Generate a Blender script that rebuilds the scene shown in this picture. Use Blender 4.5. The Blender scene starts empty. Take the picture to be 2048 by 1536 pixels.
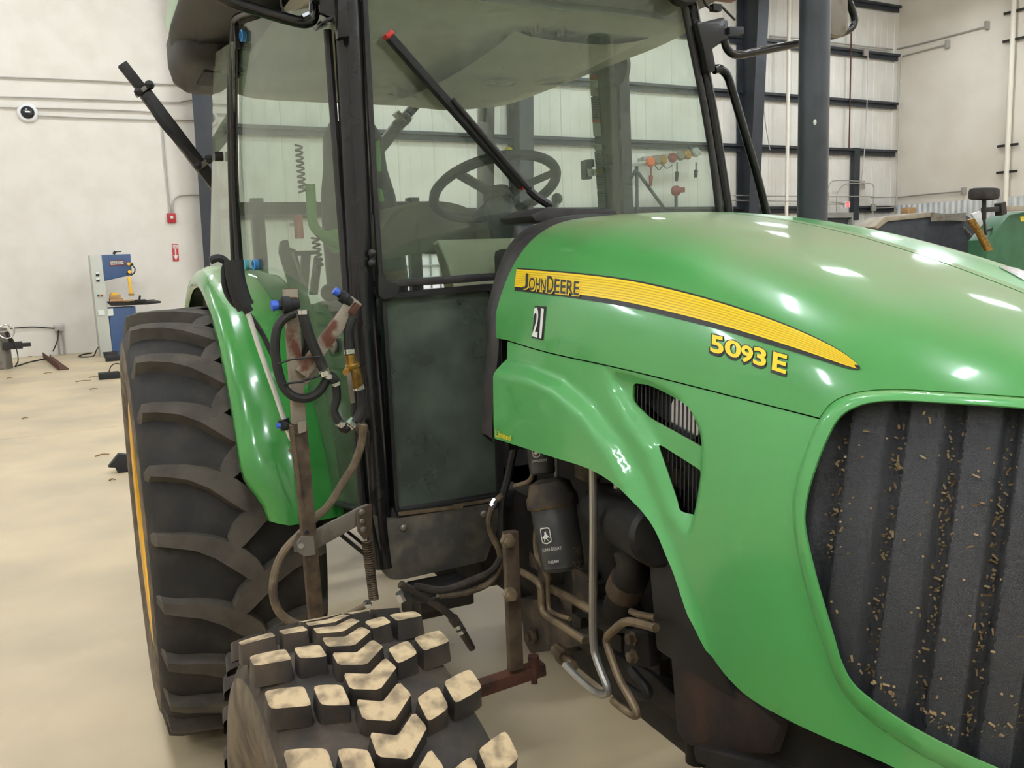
import bpy, bmesh, math, random
import numpy as np
from mathutils import Vector, Matrix
from mathutils.bvhtree import BVHTree
from mathutils.geometry import delaunay_2d_cdt
random.seed(7)
SC = bpy.context.scene
COL = SC.collection
PI = math.pi

# ------------------------------------------------------------------ camera
F_PX = 1780.0
PITCH, ROLL, YAW = math.radians(8.18), math.radians(1.98), math.radians(25.2)
CAM = Vector((3.42, -1.235, 1.68))
FW = Vector((-math.cos(YAW)*math.cos(PITCH), math.sin(YAW)*math.cos(PITCH), -math.sin(PITCH)))
_r = FW.cross(Vector((0, 0, 1))).normalized()
_u = _r.cross(FW)
RT = math.cos(ROLL)*_r - math.sin(ROLL)*_u
UP = math.sin(ROLL)*_r + math.cos(ROLL)*_u
cd = bpy.data.cameras.new('camera')
cd.sensor_fit = 'HORIZONTAL'
cd.sensor_width = 36.0
cd.lens = 36.0*F_PX/2048.0
cd.clip_start = 0.05
cd.clip_end = 200
co = bpy.data.objects.new('camera', cd)
COL.objects.link(co)
TH = math.radians(3.6)                       # the tractor stands 3.6 degrees askew in the building
TURN = Matrix.Rotation(-TH, 4, 'Z')         # modelled square to the tractor, then turned square to the building
co.matrix_world = TURN @ Matrix(((RT.x, UP.x, -FW.x, CAM.x), (RT.y, UP.y, -FW.y, CAM.y), (RT.z, UP.z, -FW.z, CAM.z), (0, 0, 0, 1)))
SC.camera = co

# ------------------------------------------------------------------ world, exposure
w = bpy.data.worlds.new('world')
SC.world = w
w.use_nodes = True
w.node_tree.nodes['Background'].inputs[0].default_value = (.8, .85, .9, 1)
w.node_tree.nodes['Background'].inputs[1].default_value = .3
LAMP_POWER = 115.0
SC.view_settings.view_transform = 'Standard'
SC.view_settings.look = 'None'
SC.view_settings.exposure = 0.5
SC.view_settings.gamma = 1.0
SC.view_settings.use_curve_mapping = False
SC.cycles.use_denoising = True
SC.cycles.max_bounces = 6
SC.cycles.use_adaptive_sampling = True
SC.cycles.adaptive_threshold = .08
SC.cycles.adaptive_min_samples = 12
SC.cycles.diffuse_bounces = 3
SC.cycles.transparent_max_bounces = 16
SC.cycles.sample_clamp_indirect = 4.0
SC.cycles.caustics_reflective = False
SC.cycles.caustics_refractive = False

# ------------------------------------------------------------------ sight lines turned into points of the place
def ray(px, py):
    return (FW + RT*((px-1024)/F_PX) - UP*((py-768)/F_PX)).normalized()
def PX(px, py, x):
    d = ray(px, py); return CAM + d*((x-CAM.x)/d.x)
def PY(px, py, y):
    d = ray(px, py); return CAM + d*((y-CAM.y)/d.y)
def PZ(px, py, z):
    d = ray(px, py); return CAM + d*((z-CAM.z)/d.z)
def PP(px, py, a, b, off=0.0):
    n = Vector((b[1]-a[1], a[0]-b[0], 0)).normalized()
    if n.dot(Vector((CAM.x-a[0], CAM.y-a[1], 0))) < 0: n = -n
    o = Vector((a[0], a[1], 0)) + n*off
    d = ray(px, py)
    return CAM + d*((o-CAM).dot(n)/d.dot(n))
def PROJ(p):
    d = Vector(p)-CAM; z = d.dot(FW)
    return (1024+F_PX*d.dot(RT)/z, 768-F_PX*d.dot(UP)/z)
BD = Vector((-math.cos(TH), -math.sin(TH), 0))   # towards the long wall
BA = Vector((-math.sin(TH), math.cos(TH), 0))    # along the long wall
CG = Vector((CAM.x, CAM.y, 0))
WALL_B, WALL_A = 20.4, 26.25
def BB(a, b, z): return CG + BA*a + BD*b + Vector((0, 0, z))
def WB(px, py, b):                            # point at building depth b
    d = ray(px, py); return CAM + d*(b/d.dot(BD))
def WA(px, py, a):
    d = ray(px, py); return CAM + d*(a/d.dot(BA))

# ------------------------------------------------------------------ materials
MATS = {}
def lin(c):
    return tuple(((v/255.0)/12.92 if v/255.0 <= .04045 else ((v/255.0+.055)/1.055)**2.4) for v in c) + (1,)
def mat(name, c, rough=.5, metal=0.0, c2=None, scale=8.0, mix=(.4, .65), bump=0.0, bscale=40.0, spec=.5, coat=0.0, emit=None, detail=5.0, dust=None, band=None):
    m = bpy.data.materials.new(name); m.use_nodes = True
    nt = m.node_tree; b = nt.nodes['Principled BSDF']
    b.inputs['Roughness'].default_value = rough
    b.inputs['Metallic'].default_value = metal
    b.inputs['Specular IOR Level'].default_value = spec
    b.inputs['Coat Weight'].default_value = coat
    b.inputs['Coat Roughness'].default_value = .08
    col = lin(c)
    b.inputs['Base Color'].default_value = col
    tc = nt.nodes.new('ShaderNodeNewGeometry')
    out = None
    if c2 is not None:
        n = nt.nodes.new('ShaderNodeTexNoise'); n.inputs['Scale'].default_value = scale; n.inputs['Detail'].default_value = detail
        nt.links.new(tc.outputs['Position'], n.inputs['Vector'])
        r = nt.nodes.new('ShaderNodeMapRange'); r.inputs[1].default_value = mix[0]; r.inputs[2].default_value = mix[1]
        nt.links.new(n.outputs[0], r.inputs[0])
        mx = nt.nodes.new('ShaderNodeMix'); mx.data_type = 'RGBA'
        mx.inputs[6].default_value = col; mx.inputs[7].default_value = lin(c2)
        nt.links.new(r.outputs[0], mx.inputs[0])
        out = mx.outputs[2]
    if dust is not None:     # (colour, from normal z, to normal z, strength): dust settled on what faces up
        dc, n0, n1, st = dust
        sp = nt.nodes.new('ShaderNodeSeparateXYZ'); nt.links.new(tc.outputs['Normal'], sp.inputs[0])
        n = nt.nodes.new('ShaderNodeTexNoise'); n.inputs['Scale'].default_value = 3.5; n.inputs['Detail'].default_value = 8
        nt.links.new(tc.outputs['Position'], n.inputs['Vector'])
        ad = nt.nodes.new('ShaderNodeMath'); ad.operation = 'MULTIPLY_ADD'; ad.inputs[1].default_value = .35
        nt.links.new(n.outputs[0], ad.inputs[0]); nt.links.new(sp.outputs[2], ad.inputs[2])
        src = ad.outputs[0]
        if band:            # a strip along the ridge that has been wiped clean
            ob = nt.nodes.new('ShaderNodeTexCoord'); so = nt.nodes.new('ShaderNodeSeparateXYZ'); nt.links.new(ob.outputs['Object'], so.inputs[0])
            d1 = nt.nodes.new('ShaderNodeMath'); d1.operation = 'SUBTRACT'; d1.inputs[1].default_value = band[0]; nt.links.new(so.outputs[1], d1.inputs[0])
            d2 = nt.nodes.new('ShaderNodeMath'); d2.operation = 'ABSOLUTE'; nt.links.new(d1.outputs[0], d2.inputs[0])
            d3 = nt.nodes.new('ShaderNodeMapRange'); d3.inputs[1].default_value = band[1]*.8; d3.inputs[2].default_value = band[1]*1.15; d3.inputs[3].default_value = -.7; d3.inputs[4].default_value = 0
            nt.links.new(d2.outputs[0], d3.inputs[0])
            d4 = nt.nodes.new('ShaderNodeMath'); d4.operation = 'ADD'; nt.links.new(src, d4.inputs[0]); nt.links.new(d3.outputs[0], d4.inputs[1]); src = d4.outputs[0]
        r = nt.nodes.new('ShaderNodeMapRange'); r.inputs[1].default_value = n0+.17; r.inputs[2].default_value = n1+.17; r.inputs[4].default_value = st; r.interpolation_type = 'SMOOTHSTEP'
        nt.links.new(src, r.inputs[0])
        mx = nt.nodes.new('ShaderNodeMix'); mx.data_type = 'RGBA'
        if out: nt.links.new(out, mx.inputs[6])
        else: mx.inputs[6].default_value = col
        mx.inputs[7].default_value = lin(dc)
        nt.links.new(r.outputs[0], mx.inputs[0]); out = mx.outputs[2]
        rr = nt.nodes.new('ShaderNodeMapRange'); rr.inputs[3].default_value = rough; rr.inputs[4].default_value = min(1, rough+.45)
        nt.links.new(r.outputs[0], rr.inputs[0]); nt.links.new(rr.outputs[0], b.inputs['Roughness'])
    if out: nt.links.new(out, b.inputs['Base Color'])
    if bump:
        n = nt.nodes.new('ShaderNodeTexNoise'); n.inputs['Scale'].default_value = bscale; n.inputs['Detail'].default_value = 4
        nt.links.new(tc.outputs['Position'], n.inputs['Vector'])
        bp = nt.nodes.new('ShaderNodeBump'); bp.inputs['Strength'].default_value = bump; bp.inputs['Distance'].default_value = .01
        nt.links.new(n.outputs[0], bp.inputs['Height']); nt.links.new(bp.outputs[0], b.inputs['Normal'])
    if emit:
        b.inputs['Emission Color'].default_value = lin(c); b.inputs['Emission Strength'].default_value = emit
    MATS[name] = m
    return m
def glass(name, tint, film, filmc, rough=.02, ior=1.5):
    m = bpy.data.materials.new(name); m.use_nodes = True
    nt = m.node_tree; nt.nodes.clear()
    o = nt.nodes.new('ShaderNodeOutputMaterial')
    t = nt.nodes.new('ShaderNodeBsdfTransparent'); t.inputs[0].default_value = lin(tint)
    g = nt.nodes.new('ShaderNodeBsdfGlossy'); g.inputs['Roughness'].default_value = rough
    f = nt.nodes.new('ShaderNodeFresnel')
    gb = nt.nodes.new('ShaderNodeNewGeometry'); io = nt.nodes.new('ShaderNodeMapRange'); io.inputs[3].default_value = ior; io.inputs[4].default_value = 1/ior
    nt.links.new(gb.outputs['Backfacing'], io.inputs[0]); nt.links.new(io.outputs[0], f.inputs[0])   # a thin pane reflects alike from both sides
    a = nt.nodes.new('ShaderNodeMixShader'); nt.links.new(f.outputs[0], a.inputs[0]); nt.links.new(t.outputs[0], a.inputs[1]); nt.links.new(g.outputs[0], a.inputs[2])
    d = nt.nodes.new('ShaderNodeBsdfDiffuse'); d.inputs[0].default_value = lin(filmc)
    n = nt.nodes.new('ShaderNodeTexNoise'); n.inputs['Scale'].default_value = 6; n.inputs['Detail'].default_value = 7
    ge = nt.nodes.new('ShaderNodeNewGeometry'); nt.links.new(ge.outputs['Position'], n.inputs['Vector'])
    r = nt.nodes.new('ShaderNodeMapRange'); r.inputs[1].default_value = .3; r.inputs[2].default_value = .75; r.inputs[3].default_value = film*.6; r.inputs[4].default_value = film*1.5
    nt.links.new(n.outputs[0], r.inputs[0])
    b = nt.nodes.new('ShaderNodeMixShader'); nt.links.new(r.outputs[0], b.inputs[0]); nt.links.new(a.outputs[0], b.inputs[1]); nt.links.new(d.outputs[0], b.inputs[2])
    nt.links.new(b.outputs[0], o.inputs[0])
    MATS[name] = m
    return m
mat('green', (78, 158, 82), .28, c2=(72, 150, 77), scale=3, coat=.5, dust=((134, 137, 102), .66, 1.06, .85), band=(.075, .05))
mat('green_side', (86, 166, 92), .32, c2=(94, 168, 94), scale=30, mix=(.6, .8), coat=.5, dust=((150, 165, 110), .8, 1.1, .6))
mat('green_fender', (54, 138, 60), .22, c2=(60, 144, 64), scale=5, coat=.6, dust=((150, 170, 120), .75, 1.0, .7))
mat('yellow', (250, 214, 20), .35)
mat('yellow_dark', (214, 178, 12), .4)
mat('decal_black', (28, 27, 25), .4)
mat('white_decal', (235, 235, 228), .45)
mat('black_paint', (24, 24, 27), .22, c2=(34, 33, 34), scale=14, bump=.03, dust=((92, 84, 72), .6, 1.1, .5))
mat('black_dirty', (80, 77, 72), .6, c2=(122, 113, 96), scale=16, mix=(.45, .75), detail=9)
mat('black_plastic', (28, 27, 27), .5, c2=(38, 36, 36), scale=10)
mat('mirror_black', (18, 18, 20), .18)
mat('trim_dark', (44, 41, 42), .55, c2=(56, 53, 52), scale=20)
mat('void', (10, 10, 11), .8)
mat('rubber', (34, 32, 31), .75, c2=(60, 54, 47), scale=9, mix=(.45, .8), detail=9, bump=.15, bscale=60)
mat('rubber_lug', (84, 77, 68), .8, c2=(66, 60, 53), scale=12, detail=9, bump=.12, bscale=70)
mat('lug_dusty', (186, 163, 128), .9, c2=(122, 106, 84), scale=34, mix=(.42, .62), detail=9, bump=.2, bscale=90)
mat('rubber_front', (44, 38, 34), .75, c2=(88, 74, 58), scale=10, mix=(.42, .75), detail=9, bump=.15, bscale=60)
mat('sidewall_mud', (112, 98, 78), .85, c2=(72, 62, 52), scale=14, detail=9, bump=.2)
mat('rim_yellow', (226, 172, 20), .4)
mat('steel_grey', (128, 122, 112), .5, .5, c2=(104, 92, 78), scale=14, mix=(.5, .7))
mat('rusty', (150, 138, 124), .6, .3, c2=(104, 62, 46), scale=16, mix=(.52, .62), detail=8, bump=.1)
mat('rust', (96, 58, 44), .75, .2, c2=(66, 44, 36), scale=20, detail=8)
mat('brown_steel', (104, 88, 70), .65, .3, c2=(72, 58, 46), scale=24, detail=8, bump=.1)
mat('grimy', (56, 50, 44), .7, .1, c2=(118, 100, 78), scale=13, mix=(.5, .8), detail=9, bump=.2, bscale=50)
mat('engine_dark', (28, 26, 25), .6, .1, c2=(56, 49, 42), scale=9, mix=(.5, .8), detail=8, bump=.15)
mat('engine_rust', (50, 42, 38), .7, .1, c2=(84, 60, 48), scale=8, mix=(.5, .8), detail=8, bump=.15)
mat('tube_tan', (142, 124, 98), .5, .4, c2=(108, 92, 72), scale=18, detail=7)
mat('tube_silver', (176, 174, 168), .3, .7, c2=(120, 112, 98), scale=9, mix=(.5, .75))
mat('litter', (126, 96, 64), .9)
mat('hump', (96, 90, 72), .8, c2=(82, 77, 62), scale=6)
mat('chrome', (205, 205, 205), .18, .9)
mat('lance_white', (222, 220, 214), .3, .3)
mat('brass', (170, 132, 62), .4, .7, c2=(120, 92, 48), scale=30)
mat('hose_black', (28, 27, 27), .6, c2=(42, 40, 38), scale=20)
mat('hose_mud', (122, 106, 84), .8, c2=(84, 72, 58), scale=22, detail=8)
mat('blue_nozzle', (58, 96, 200), .4)
mat('blue_clip', (70, 140, 205), .25)
mat('teal_clip', (96, 176, 190), .25)
mat('stack', (76, 80, 87), .36, .3, c2=(64, 67, 73), scale=6)
mat('headliner', (184, 180, 166), .85, c2=(170, 166, 152), scale=4, bump=.05)
mat('cab_beige', (206, 200, 172), .7, c2=(194, 188, 160), scale=5)
mat('cab_grey', (150, 146, 134), .7, c2=(134, 130, 120), scale=7)
mat('seat_black', (28, 29, 30), .7)
mat('lime', (110, 196, 62), .4)
mat('red', (196, 44, 36), .4)
mat('orange', (214, 104, 50), .45)
mat('red_dull', (128, 52, 46), .5)
mat('grille_black', (58, 59, 63), .5, c2=(68, 69, 73), scale=5, bump=.5, bscale=900)
mat('vent_black', (22, 22, 24), .35)
mat('chaff', (150, 128, 92), .9, c2=(120, 98, 66), scale=60)
mat('filter_grey', (58, 58, 58), .45, c2=(72, 70, 66), scale=12, dust=((140, 120, 92), .6, 1.0, .6))
mat('label_white', (216, 222, 212), .6)
mat('label_grey', (150, 150, 142), .7)
mat('label_yellow', (222, 200, 60), .6)
# building
mat('block_paint', (223, 218, 208), .75, c2=(217, 211, 200), scale=2, bump=.25, bscale=120)
mat('panel_paint', (213, 210, 201), .55, c2=(206, 202, 192), scale=1.5)
mat('panel_end', (220, 213, 200), .6, c2=(210, 202, 188), scale=.6)
mat('wainscot', (206, 208, 206), .4, c2=(188, 192, 190), scale=2)
mat('steel_blue', (44, 48, 54), .5, c2=(38, 42, 48), scale=3)
mat('ceiling_white', (222, 220, 214), .7)
mat('concrete', (204, 185, 150), .45, c2=(172, 158, 132), scale=1.1, mix=(.35, .7), detail=10, bump=.04, bscale=30)
mat('joint', (128, 108, 82), .9)
mat('conduit', (176, 172, 166), .35, .6)
mat('pipe_white', (226, 220, 206), .5)
mat('lamp_body', (225, 225, 225), .5)
mat('lamp_tube', (240, 247, 255), .5, emit=LAMP_POWER)
mat('saw_grey', (188, 190, 180), .5)
mat('saw_blue', (62, 88, 128), .5, c2=(56, 82, 122), scale=4)
mat('saw_yellow', (236, 182, 32), .45)
mat('dark_iron', (44, 42, 40), .5, .3)
mat('carton', (176, 140, 98), .85, c2=(164, 128, 88), scale=9)
mat('alarm_red', (176, 32, 40), .45)
mat('sign_red', (190, 40, 46), .5)
mat('exit_red', (235, 60, 66), .5, emit=1.2)
mat('cam_dark', (40, 42, 46), .2)
mat('machine_dark', (44, 46, 52), .7, c2=(56, 58, 62), scale=10)
mat('machine_top', (150, 140, 122), .6, c2=(128, 118, 100), scale=6)
mat('machine_green', (48, 98, 66), .4, c2=(42, 88, 58), scale=4)
mat('tote_white', (236, 238, 236), .5)
mat('cage_grey', (150, 154, 152), .4, .6)
mat('door_grey', (150, 150, 144), .5)
glass('glass_front', (236, 243, 238), .085, (176, 184, 166))
glass('glass_door', (230, 240, 233), .11, (165, 172, 152))
glass('glass_quarter', (214, 226, 214), .22, (190, 196, 178))  # heavier pale film paints in the reflections on this pane
glass('glass_low', (150, 164, 150), .36, (132, 144, 130), .05)
glass('lens', (230, 232, 235), .05, (180, 180, 180))

# ------------------------------------------------------------------ mesh helpers
def smooth_path(pts, k=6):
    pts = [Vector(p) for p in pts]
    if len(pts) < 3: return pts
    out = []
    for i in range(len(pts)-1):
        p0 = pts[max(i-1, 0)]; p1 = pts[i]; p2 = pts[i+1]; p3 = pts[min(i+2, len(pts)-1)]
        for j in range(k):
            t = j/k
            out.append(.5*((2*p1)+(p2-p0)*t+(2*p0-5*p1+4*p2-p3)*t*t+(3*p1-p0-3*p2+p3)*t*t*t))
    out.append(pts[-1])
    return out
def frame_of(d):
    d = d.normalized()
    a = Vector((0, 0, 1)) if abs(d.z) < .9 else Vector((1, 0, 0))
    s = d.cross(a).normalized(); t = s.cross(d).normalized()
    return s, t
class MB:
    def __init__(s): s.v = []; s.f = []; s.m = []; s.cur = 0
    def add(s, vs, fs):
        o = len(s.v); s.v += [Vector(v) for v in vs]; s.f += [tuple(i+o for i in f) for f in fs]; s.m += [s.cur]*len(fs); return s
    def hexa(s, q0, q1):          # two quads, matching corners
        vs = list(q0)+list(q1)
        return s.add(vs, [(0, 3, 2, 1), (4, 5, 6, 7), (0, 1, 5, 4), (1, 2, 6, 5), (2, 3, 7, 6), (3, 0, 4, 7)])
    def box(s, c, sx, sy, sz, ex=None, ey=None, ez=None):
        c = Vector(c); ex = (ex or Vector((1, 0, 0)))*(sx/2); ey = (ey or Vector((0, 1, 0)))*(sy/2); ez = (ez or Vector((0, 0, 1)))*(sz/2)
        q = [(-1, -1), (1, -1), (1, 1), (-1, 1)]
        return s.hexa([c+ex*a+ey*b-ez for a, b in q], [c+ex*a+ey*b+ez for a, b in q])
    def bar(s, p0, p1, wd, th, up=None):
        p0 = Vector(p0); p1 = Vector(p1); d = (p1-p0).normalized()
        up = Vector(up) if up is not None else Vector((0, 0, 1))
        if abs(d.dot(up)) > .98: up = Vector((1, 0, 0))
        a = d.cross(up).normalized()*(wd/2); b = a.normalized().cross(d).normalized()*(th/2)
        q = [(-1, -1), (1, -1), (1, 1), (-1, 1)]
        return s.hexa([p0+a*i+b*j for i, j in q], [p1+a*i+b*j for i, j in q])
    def tube(s, pts, r, n=10, k=6, smooth=True, caps=True):
        pts = smooth_path(pts, k) if smooth else [Vector(p) for p in pts]
        N = len(pts); rr = r if isinstance(r, (list, tuple)) else None
        vs = []; sd = None
        for i, p in enumerate(pts):
            d = (pts[min(i+1, N-1)]-pts[max(i-1, 0)])
            if d.length < 1e-9: d = Vector((0, 0, 1))
            d.normalize()
            if sd is None: sd, _ = frame_of(d)
            sd = (sd-d*sd.dot(d))
            if sd.length < 1e-6: sd, _ = frame_of(d)
            sd.normalize(); t = d.cross(sd)
            R = r if rr is None else rr[0]+(rr[1]-rr[0])*i/(N-1)
            for j in range(n):
                a = 2*PI*j/n; vs.append(p+sd*(R*math.cos(a))+t*(R*math.sin(a)))
        fs = [(i*n+j, i*n+(j+1) % n, (i+1)*n+(j+1) % n, (i+1)*n+j) for i in range(N-1) for j in range(n)]
        if caps: fs += [tuple(reversed(range(n))), tuple((N-1)*n+j for j in range(n))]
        return s.add(vs, fs)
    def cyl(s, p0, p1, r0, r1=None, n=16):
        return s.tube([p0, p1], [r0, r0 if r1 is None else r1], n, smooth=False)
    def lathe(s, c, axis, prof, n=24, closed=False):     # prof: (distance along axis, radius)
        c = Vector(c); ax = Vector(axis).normalized(); a, b = frame_of(ax)
        vs = []
        for h, r in prof:
            for j in range(n):
                t = 2*PI*j/n; vs.append(c+ax*h+a*(r*math.cos(t))+b*(r*math.sin(t)))
        N = len(prof)
        fs = [(i*n+j, (i+1)*n+j, (i+1)*n+(j+1) % n, i*n+(j+1) % n) for i in range(N-1) for j in range(n)]
        if closed: fs += [((N-1)*n+j, j, (j+1) % n, (N-1)*n+(j+1) % n) for j in range(n)]
        else: fs += [tuple(range(n)), tuple(reversed([(N-1)*n+j for j in range(n)]))]
        return s.add(vs, fs)
    def prism(s, poly, off):
        poly = [Vector(p) for p in poly]; off = Vector(off); n = len(poly)
        return s.add(poly+[p+off for p in poly], [tuple(range(n)), tuple(reversed(range(n, 2*n)))]+[(i, n+i, n+(i+1) % n, (i+1) % n) for i in range(n)])
    def ring(s, outer, inner, off):
        n = len(outer); off = Vector(off); O = [Vector(p) for p in outer]; I = [Vector(p) for p in inner]
        vs = O+I+[p+off for p in O]+[p+off for p in I]
        fs = []
        for i in range(n):
            j = (i+1) % n
            fs += [(i, j, n+j, n+i), (2*n+i, 3*n+i, 3*n+j, 2*n+j), (i, 2*n+i, 2*n+j, j), (n+i, n+j, 3*n+j, 3*n+i)]
        return s.add(vs, fs)
    def grid(s, rows):
        n = len(rows[0])
        vs = [p for r in rows for p in r]
        return s.add(vs, [(i*n+j, i*n+j+1, (i+1)*n+j+1, (i+1)*n+j) for i in range(len(rows)-1) for j in range(n-1)])
    def sphere(s, c, r, n=12, sc=(1, 1, 1)):
        c = Vector(c); vs = []; m = n//2
        for i in range(1, m):
            t = PI*i/m
            for j in range(n):
                a = 2*PI*j/n; vs.append(c+Vector((sc[0]*r*math.sin(t)*math.cos(a), sc[1]*r*math.sin(t)*math.sin(a), sc[2]*r*math.cos(t))))
        vs += [c+Vector((0, 0, r*sc[2])), c-Vector((0, 0, r*sc[2]))]; T = len(vs)-2
        fs = [(i*n+j, (i+1)*n+j, (i+1)*n+(j+1) % n, i*n+(j+1) % n) for i in range(m-2) for j in range(n)]
        fs += [(T, j, (j+1) % n) for j in range(n)]+[(T+1, (m-2)*n+(j+1) % n, (m-2)*n+j) for j in range(n)]
        return s.add(vs, fs)
    def build(s, name, m, parent=None, smooth=True, bevel=0.0, solid=0.0, angle=35, fix=True, segs=2):
        org = Vector((0, 0, 0)); q = parent
        while q is not None: org = org+q.location; q = q.parent
        me = bpy.data.meshes.new(name)
        me.from_pydata([tuple(v-org) for v in s.v], [], s.f)
        mm = m if isinstance(m, (list, tuple)) else [m]
        for x in mm: me.materials.append(MATS[x] if isinstance(x, str) else x)
        if len(mm) > 1: me.polygons.foreach_set('material_index', s.m)
        if fix:
            bm = bmesh.new(); bm.from_mesh(me); bmesh.ops.recalc_face_normals(bm, faces=bm.faces)
            if bevel:
                es = [e for e in bm.edges if len(e.link_faces) == 2 and e.calc_face_angle(0) > math.radians(40)]
                bmesh.ops.bevel(bm, geom=es, offset=bevel, segments=segs, profile=.6, affect='EDGES', clamp_overlap=True)
            bm.to_mesh(me); bm.free()
        if smooth:
            me.polygons.foreach_set('use_smooth', [True]*len(me.polygons))
            me.set_sharp_from_angle(angle=math.radians(angle))
        o = bpy.data.objects.new(name, me); COL.objects.link(o)
        if parent is not None: o.parent = parent
        if solid:
            md = o.modifiers.new('solidify', 'SOLIDIFY'); md.thickness = solid; md.offset = -1
            es = o.modifiers.new('edges', 'EDGE_SPLIT'); es.split_angle = math.radians(50)
        return o
def tag(o, label=None, cat=None, group=None, kind=None):
    if label: o['label'] = label
    if cat: o['category'] = cat
    if group: o['group'] = group
    if kind: o['kind'] = kind
    return o
def empty(name, loc, label=None, cat=None, group=None, kind=None):
    o = bpy.data.objects.new(name, None); COL.objects.link(o); o.location = loc; o.empty_display_size = .1
    return tag(o, label, cat, group, kind)
def rebase(o):                                   # put a one-mesh thing's origin at its base
    me = o.data; n = len(me.vertices); a = np.empty(n*3); me.vertices.foreach_get('co', a); a = a.reshape(-1, 3)
    c = (a.min(0)+a.max(0))/2; c[2] = a[:, 2].min()
    me.vertices.foreach_set('co', (a-c).ravel()); o.location = Vector(c)+o.location
    me.update()
    return o
def inst(o, name, parent, loc=(0, 0, 0), rot=None):
    c = bpy.data.objects.new(name, o.data if hasattr(o, 'data') else o); COL.objects.link(c)
    c.parent = parent; c.location = loc
    if rot is not None: c.rotation_euler = rot
    return c
def rrect(pts, r, k=5):                          # round the corners of a 2-D polygon
    out = []; n = len(pts)
    for i in range(n):
        p = Vector(pts[i]); a = Vector(pts[i-1]); b = Vector(pts[(i+1) % n])
        rr = r[i] if isinstance(r, (list, tuple)) else r
        da = (a-p); db = (b-p); ra = min(rr, da.length*.48); rb = min(rr, db.length*.48)
        s = p+da.normalized()*ra; e = p+db.normalized()*rb
        for j in range(k+1):
            t = j/k; out.append(s*(1-t)**2+p*2*t*(1-t)+e*t*t)
    return out
def text2d(s, size=1.0, spacing=1.0, shear=0.0, off=0.0):
    cu = bpy.data.curves.new('t', 'FONT'); cu.body = s; cu.size = size; cu.space_character = spacing; cu.shear = shear; cu.offset = off; cu.resolution_u = 4
    ob = bpy.data.objects.new('t', cu); COL.objects.link(ob)
    dg = bpy.context.evaluated_depsgraph_get()
    me = bpy.data.meshes.new_from_object(ob.evaluated_get(dg))
    v = [x.co.xy.copy() for x in me.vertices]; f = [tuple(p.vertices) for p in me.polygons]
    bpy.data.objects.remove(ob); bpy.data.curves.remove(cu); bpy.data.meshes.remove(me)
    x0 = min(a.x for a in v); x1 = max(a.x for a in v); y0 = min(a.y for a in v); y1 = max(a.y for a in v)
    return [((a.x-x0)/(x1-x0), (a.y-y0)/(y1-y0)) for a in v], f, (x1-x0)/(y1-y0)
def flat_text(s, bl, br, tl, name, m, parent, nrm, d=.001, off=0.0, spacing=1.0):
    v, f, _ = text2d(s, off=off, spacing=spacing); bl, br, tl = Vector(bl), Vector(br), Vector(tl)
    mb = MB(); mb.add([bl+(br-bl)*a+(tl-bl)*b+Vector(nrm)*d for a, b in v], f)
    return mb.build(name, m, parent, smooth=False, fix=False)
def paths_px(pts, fn): return [fn(*p) for p in pts]
# ------------------------------------------------------------------ the building
A0, B0, ZC = -10.0, -12.0, 10.5
fl = MB(); fl.prism([BB(A0-.2, B0-.2, -.03), BB(WALL_A+.2, B0-.2, -.03), BB(WALL_A+.2, WALL_B+.3, -.03), BB(A0-.2, WALL_B+.3, -.03)], (0, 0, -.2))
floor = tag(fl.build('floor', 'joint', smooth=False), kind='structure')
AJ = [A0, -3.2, 2.95, 9.1, 15.2, 21.3, WALL_A]; BJ = [B0, -7.6, 1.3, 10.39, 15.6, 18.0, WALL_B]
for i in range(6):
    for j in range(6):
        g = .005; m = MB()
        m.prism([BB(AJ[i]+g, BJ[j]+g, 0), BB(AJ[i+1]-g, BJ[j]+g, 0), BB(AJ[i+1]-g, BJ[j+1]-g, 0), BB(AJ[i]+g, BJ[j+1]-g, 0)], (0, 0, -.1))
        m.build('floor_slab', 'concrete', floor, smooth=False)
m = MB(); m.prism([BB(A0-.2, B0-.2, ZC), BB(WALL_A+.2, B0-.2, ZC), BB(WALL_A+.2, WALL_B+.3, ZC), BB(A0-.2, WALL_B+.3, ZC)], (0, 0, .2))
tag(m.build('ceiling', 'ceiling_white', smooth=False), kind='structure')
COLS = (-4.05, 3.78, 11.55, 19.32)
# long wall: backing sheet, painted blocks on the left, liner panels, girts and tapered steel columns elsewhere
m = MB(); m.box(BB((A0+WALL_A)/2, WALL_B+.2, ZC/2), WALL_A-A0+.4, .2, ZC, BA, BD)
wall_b = tag(m.build('wall_back', 'panel_paint', smooth=False), kind='structure')
def block_at(mb, a, z): mb.box(BB(a, WALL_B+.045, z), .397, .11, .197, BA, BD)
bm0 = MB(); bm0.box((0, 0, 0), .397, .11, .197, BA, BD)
blk = None; n = 0; rest = MB()
for r in range(53):
    z = .1+.2*r
    a = -9.8+(.2 if r % 2 else 0)
    while a < 3.5:
        if r < 27 and a > -.75 and n < 300:
            if blk is None:
                blk = bm0.build('block', 'block_paint', wall_b, smooth=False); blk.location = BB(a, WALL_B+.045, z)
            else: inst(blk, 'block', wall_b, BB(a, WALL_B+.045, z))
            n += 1
        elif z < ZC-.1: block_at(rest, a, z)
        a += .4
tag(rest.build('block_field', 'block_paint', wall_b, smooth=False), kind='stuff')
mo = MB(); mo.box(BB((A0+3.7)/2, WALL_B+.048, ZC/2), 3.7-A0, .112, ZC, BA, BD); mo.build('mortar', 'block_paint', wall_b, smooth=False)
pm = MB(); W_ = .93
prof = [(0, 0), (.02, -.02), (.05, -.02), (.07, 0), (.3, 0), (.31, -.006), (.33, -.006), (.34, 0), (.6, 0), (.61, -.006), (.63, -.006), (.64, 0), (W_, 0)]
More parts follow.
